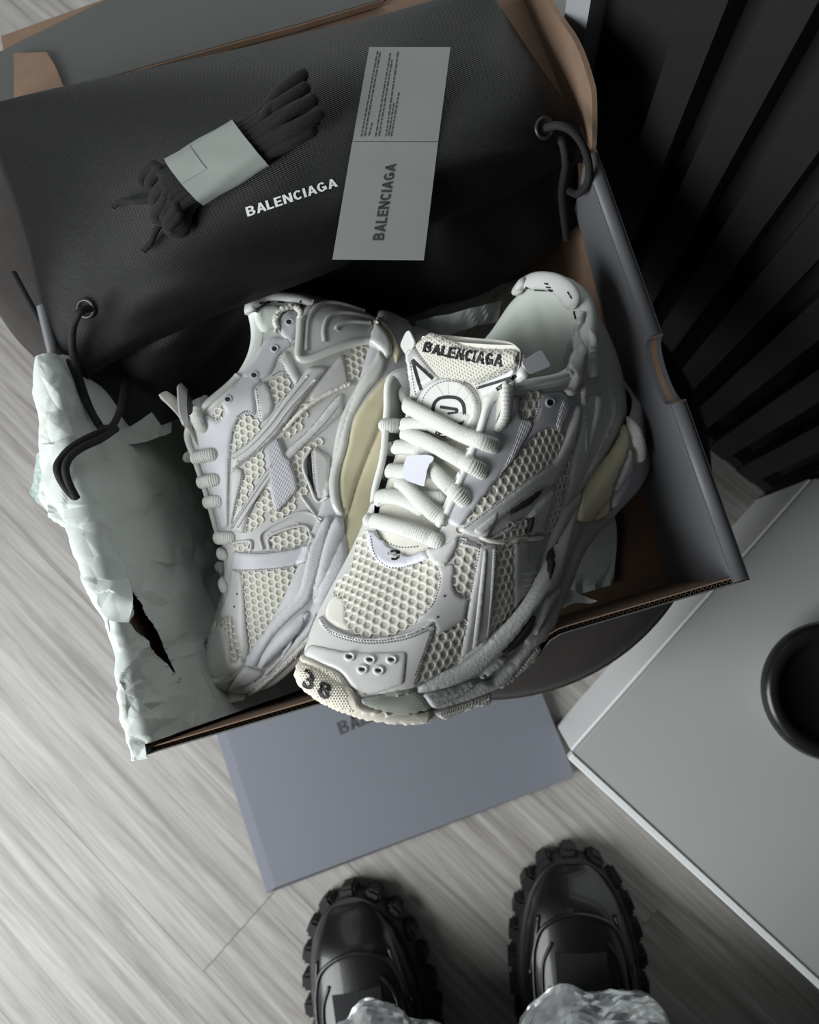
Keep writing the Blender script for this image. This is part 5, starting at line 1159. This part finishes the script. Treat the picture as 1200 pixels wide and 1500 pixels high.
for dx, dy in ((0, 0), (34, 24)):
    cord(s, 'stripe_ridge', 'b2', [(455+dx,630+dy,3.3),(560+dx,552+dy,3.3),(700+dx,398+dy,3.3),(800+dx,260+dy,3.3),(960+dx*1.6,60+dy,3.3)], .8, MS['leather'], tree=s.by['upper'], seg=8)
    cord(s, 'stripe_ridge', 'b2', [(450+dx,1115,2.1),(540+dx,960,2.1),(650+dx,790,2.1),(740+dx,668,2.1)], .8, MS['leather'], tree=s.by['upper'], seg=8)
panel(s, 'upper_heel_patch', 'b1', [(448,652),(520,538),(640,402),(660,400),(692,572),(600,612),(480,686)], MS['leather'], 1.3)
cord(s, 'patch_piping', 'b1', [(300,850,2),(400,740,2),(520,650,2),(640,590,2),(690,570,2)], 1.3, MS['net'], tree=s.by['upper'], rough=.3, n=60, seg=8)
panel(s, 'window_flap', 'b2', [(985,555),(1010,545),(1125,620),(1112,905),(1030,935),(1000,800)], MS['leather'], 1.8)
panel(s, 'slit', 'b2', [(972,565),(988,565),(992,700),(1012,885),(1002,890),(955,720)], MS['dark'], 1.2, step=2.5, bw=1)
cord(s, 'window_piping', 'b2', [(985,560,1.5),(930,680,1.5),(985,840,1.5),(1030,935,1.5),(1110,910,1.5)], .9, MS['leather'], tree=s.by['outer'], seg=8)
for pts in ([(345,760),(352,668),(572,600),(640,692)], [(300,765),(300,640),(560,510),(700,560)], [(560,400),(690,580)], [(100,720),(215,705),(225,765)]):
    cord(s, 'seam_ridge', 'b3', [(a, b, .8) for a, b in pts], .9, MS['leather'], tree=s.by['outer'], seg=8)
panel(s, 'cross_strap', 'b3', [(105,768),(300,780),(500,752),(645,712),(605,850),(480,884),(300,904),(150,910),(88,895)], MS['eyestay'], 1.7)
panel(s, 'vamp_panel', 'b4', [(330,250),(395,270),(415,300),(430,480),(440,640),(462,830),(430,915),(395,860),(362,720),(340,590),(225,640),(260,540),(310,420)], MS['leather'], 1.3)
panel(s, 'toe_cap', 'b4', [(128,795),(180,712),(235,655),(285,665),(322,760),(340,930),(400,860),(432,918),(330,1012),(208,1092),(150,1058),(112,992),(106,900)], MS['pearl'], 1.7)
# collar
panel(s, 'collar_pad', 'b1', [(128,150),(180,115),(260,108),(305,130),(280,200),(225,262),(180,270),(140,220)], MS['lining'], 2.5, on='none', bw=6)
panel(s, 'eyelet_tab', 'b1', [(285,175),(325,138),(378,165),(392,230),(352,345),(300,300),(270,250)], MS['eyestay'], 2.0, on='none')
cord(s, 'heel_tab', 'b1', [(120,165,2),(125,115,3),(190,78,3),(290,78,3),(400,95,3),(470,112,2)], 4.2, MS['piping'], flat=.6, n=40, seg=12)
cord(s, 'frayed_edge', 'b1', [(270,270,2),(255,200,2),(290,150,2),(350,130,2),(400,160,2),(395,240,2)], 1.8, MS['net'], n=70, rough=.4, seg=8)
# heel counter and rail
panel(s, 'heel_counter', 'b1', [(398,180),(418,128),(500,96),(600,108),(720,150),(805,165),(872,228),(932,310),(944,382),(902,436),(862,374),(820,344),(740,350),(640,375),(540,414),(450,446),(398,452),(380,425),(393,340),(400,260)], MS['tpu'], 4.0, step=3.5, bw=5)
cord(s, 'counter_rim', 'b1', [(402,200,4.5),(395,330,4.5),(390,425,4.5),(450,435,4.5),(540,402,4.5),(640,362,4.5),(740,338,4.5),(800,334,4.0)], 2.6, MS['tpu'], tree=s.by['outer'], seg=10)
for pts in ([(435,390),(438,280),(455,190),(520,130),(620,130),(760,175)], [(540,340),(532,270),(560,200),(640,178),(780,205),(850,240)], [(605,275),(612,250),(680,228),(790,238)]):
    cord(s, 'counter_ridge', 'b1', [(a, b, 4.0) for a, b in pts], 1.6, MS['tpu'], tree=s.by['outer'], seg=8)
panel(s, 'sole_rail', 'f', [(555,512),(566,528),(560,550),(540,572),(522,600),(513,625),(508,660),(497,690),(495,720),(497,735),(504,757),(493,755),(484,738),(482,705),(485,680),(490,650),(495,625),(505,595),(525,560),(545,533)], MS['tpu'], 3.0, step=3, bw=4)
panel(s, 'cushion_gel', 'f', [(570,545),(585,560),(580,620),(565,680),(560,760),(550,800),(512,825),(506,790),(505,760),(498,730),(498,695),(510,655),(515,625),(525,600),(545,575)], MS['amber'], 2.2, on='midsole', step=3.5)
panel(s, 'heel_sole', 'b1', [(800,165),(870,190),(930,250),(975,330),(1000,380),(960,460),(940,390),(930,310),(870,226)], MS['amber'], 2.5, on='midsole', step=3.5)
# sole
panel(s, 'midsole_band', 'b4', [(430,935),(448,850),(520,755),(640,592),(740,492),(815,415),(850,250),(880,110),(915,50),(960,-60),(1000,-120),(1035,-110),(1005,30),(965,200),(905,400),(872,492),(762,585),(624,725),(545,855),(505,945)], MS['pod'], 2.4, step=3.5)
panel(s, 'midsole_pod', 'b3', [(800,530),(842,558),(872,680),(875,850),(825,962),(725,1135),(650,1138),(626,1062),(656,930),(696,740),(748,600)], MS['pod'], 3.2, step=3.5, bw=7, puff=2)
panel(s, 'midsole_pod', 'b4', [(515,935),(560,828),(680,686),(850,552),(895,562),(874,624),(742,764),(622,884),(548,966)], MS['pod'], 3.2, step=3.5, bw=6, puff=1.5)
panel(s, 'lower_band', 'b4', [(305,1115),(348,1038),(430,935),(500,955),(560,975),(700,834),(830,694),(900,604),(935,556),(905,684),(864,744),(764,864),(642,984),(542,1084),(442,1145),(380,1130)], MS['midsole'], 2.4, step=3.5)
cord(s, 'sole_groove', 'b4', [(555,965,3.6),(700,820,3.6),(840,660,3.6)], 1.2, MS['midsole'], tree=s.by['outer'])
oe = panel(s, 'outsole_edge', 'b4', [(905,688),(884,764),(774,894),(654,1006),(522,1116),(440,1156),(480,1092),(640,962),(780,822)], MS['lug'], 3.0, step=3)
s.by['lug'] = s.tree([s.tops[-1]]); teeth(s, 'b4', [(880,728),(775,845),(645,968),(500,1085)], [(886,748),(782,868),(656,990),(515,1104)], 34, 1.6, 4, MS['lug'], on='lug', lift=-.1, parent=oe, rise=1.0)
for c in ((790,870), (705,935), (630,1000), (560,1055)):
    panel(s, 'outsole_lug', 'b4', [(c[0]-18,c[1]-4),(c[0]+14,c[1]-26),(c[0]+22,c[1]-8),(c[0]-10,c[1]+18)], MS['gum'], 4.4, step=2.5)
panel(s, 'gel_pad', 'b4', [(196,1092),(330,1008),(420,930),(442,945),(332,1062),(302,1132),(222,1122)], MS['gel'], 1.2, step=3)
panel(s, 'toe_bumper', 'b4', [(100,1005),(150,1072),(215,1118),(300,1132),(380,1128),(440,1150),(400,1184),(300,1194),(230,1184),(160,1142),(106,1062)], MS['cream'], 2.6, step=3)
# lacing on the visible side
for kd, pt in (('b2', [(70,655,2),(110,630,6),(200,618,6),(290,604,3),(335,600,-1)]), ('b2', [(195,815,2),(230,790,5),(300,782,4),(355,775,-1)]), ('b2', [(245,955,2),(280,935,4),(330,930,3),(372,935,-1)]),
               ('b2', [(315,1180,1),(350,1185,3),(400,1190,3),(455,1190,-1)]), ('b2', [(240,205,2),(205,260,4),(200,330,4),(222,400,3),(245,448,-1)]), ('b4', [(230,165,1),(255,140,3),(285,150,2),(300,190,-1)]), ('b4', [(250,215,1),(262,290,2),(285,370,1),(300,420,0)])):
    cord(s, 'lace', kd, pt, 4.0, MS['lace'], flat=.7, tree=s.bvh, n=36, seg=14, ribs=1, taper=.1)
plate(s, 'pull_loop', 'b2', (180,260), [(52,112),(88,92),(150,122),(118,150),(112,260),(128,410),(100,400),(68,330),(58,230)], MS['leather'], 2.0)
plate(s, 'pull_loop_inside', 'b2', (180,260), [(118,142),(150,122),(168,190),(150,330),(122,300),(112,220)], MS['dark'], 1.0)
s.grow_all()
for kd, c in (('b1', (130,517)), ('b1', (250,363)), ('b1', (335,207)), ('b2', (405,215))):
    disc(s, 'lace_hole', kd, c, 4.4, 4.0, MS['dark'], .05, .3); ring(s, 'eyelet', kd, c, 5.0, 4.6, .6, MS['eyestay'], .2)
for c in ((372,432), (352,522)): disc(s, 'perforation', 'b4', c, 1.3, 1.3, MS['dark'], .05, .2)
for a0, a1 in (((160,98),(190,92)), ((200,92),(225,90)), ((270,88),(305,92)), ((400,80),(410,130))): stroke(s, 'woven_dash', 'b1', [a0, a1], 2.6, MS['black'], .3)
for kd, pt in [('b2', [(445,590),(565,505),(705,345),(805,205),(905,75)]), ('b2', [(440,700),(555,620),(690,510),(790,395),(890,255),(990,115)]), ('b2', [(425,1120),(505,985),(625,795),(720,665)]), ('b2', [(530,1150),(570,1000),(645,850),(690,820)]),
      ('b2', [(700,850),(735,1000),(890,840),(845,660),(860,620),(1000,470),(1080,390),(1190,250)]), ('b2', [(850,545),(1000,400),(1150,215),(1195,175)]), ('b2', [(405,640),(402,900),(400,1110)]), ('b2', [(430,450),(470,360),(500,310),(550,300),(600,330)]), ('b2', [(600,145),(650,100),(685,120),(722,250)]), ('b2', [(605,150),(635,370)]),
      ('b2', [(500,710),(490,800),(450,960),(425,1100)]), ('b2', [(1000,560),(1005,700),(1030,920)]), ('b2', [(300,330),(330,360),(370,300)]),
      ('b3', [(110,780),(300,790),(500,762),(630,728)]), ('b3', [(110,900),(300,895),(480,875),(595,845)]), ('b3', [(358,740),(365,672),(570,612),(620,690)]),
      ('b4', [(415,300),(420,450),(432,640),(450,800)]), ('b4', [(330,600),(345,760),(380,880)]), ('b4', [(230,640),(170,720)]), ('b4', [(300,590),(310,700),(330,850)]),
      ('b1', [(660,405),(680,560)]), ('b1', [(640,395),(660,480),(675,560)]), ('b1', [(280,420),(330,530),(370,585)]), ('b1', [(240,520),(290,495),(345,530)]), ('b1', [(30,760),(80,735),(135,770)])]:
    stitch(s, kd, pt, 3.6, 2.0, .4)
end_stitch(s, MS)
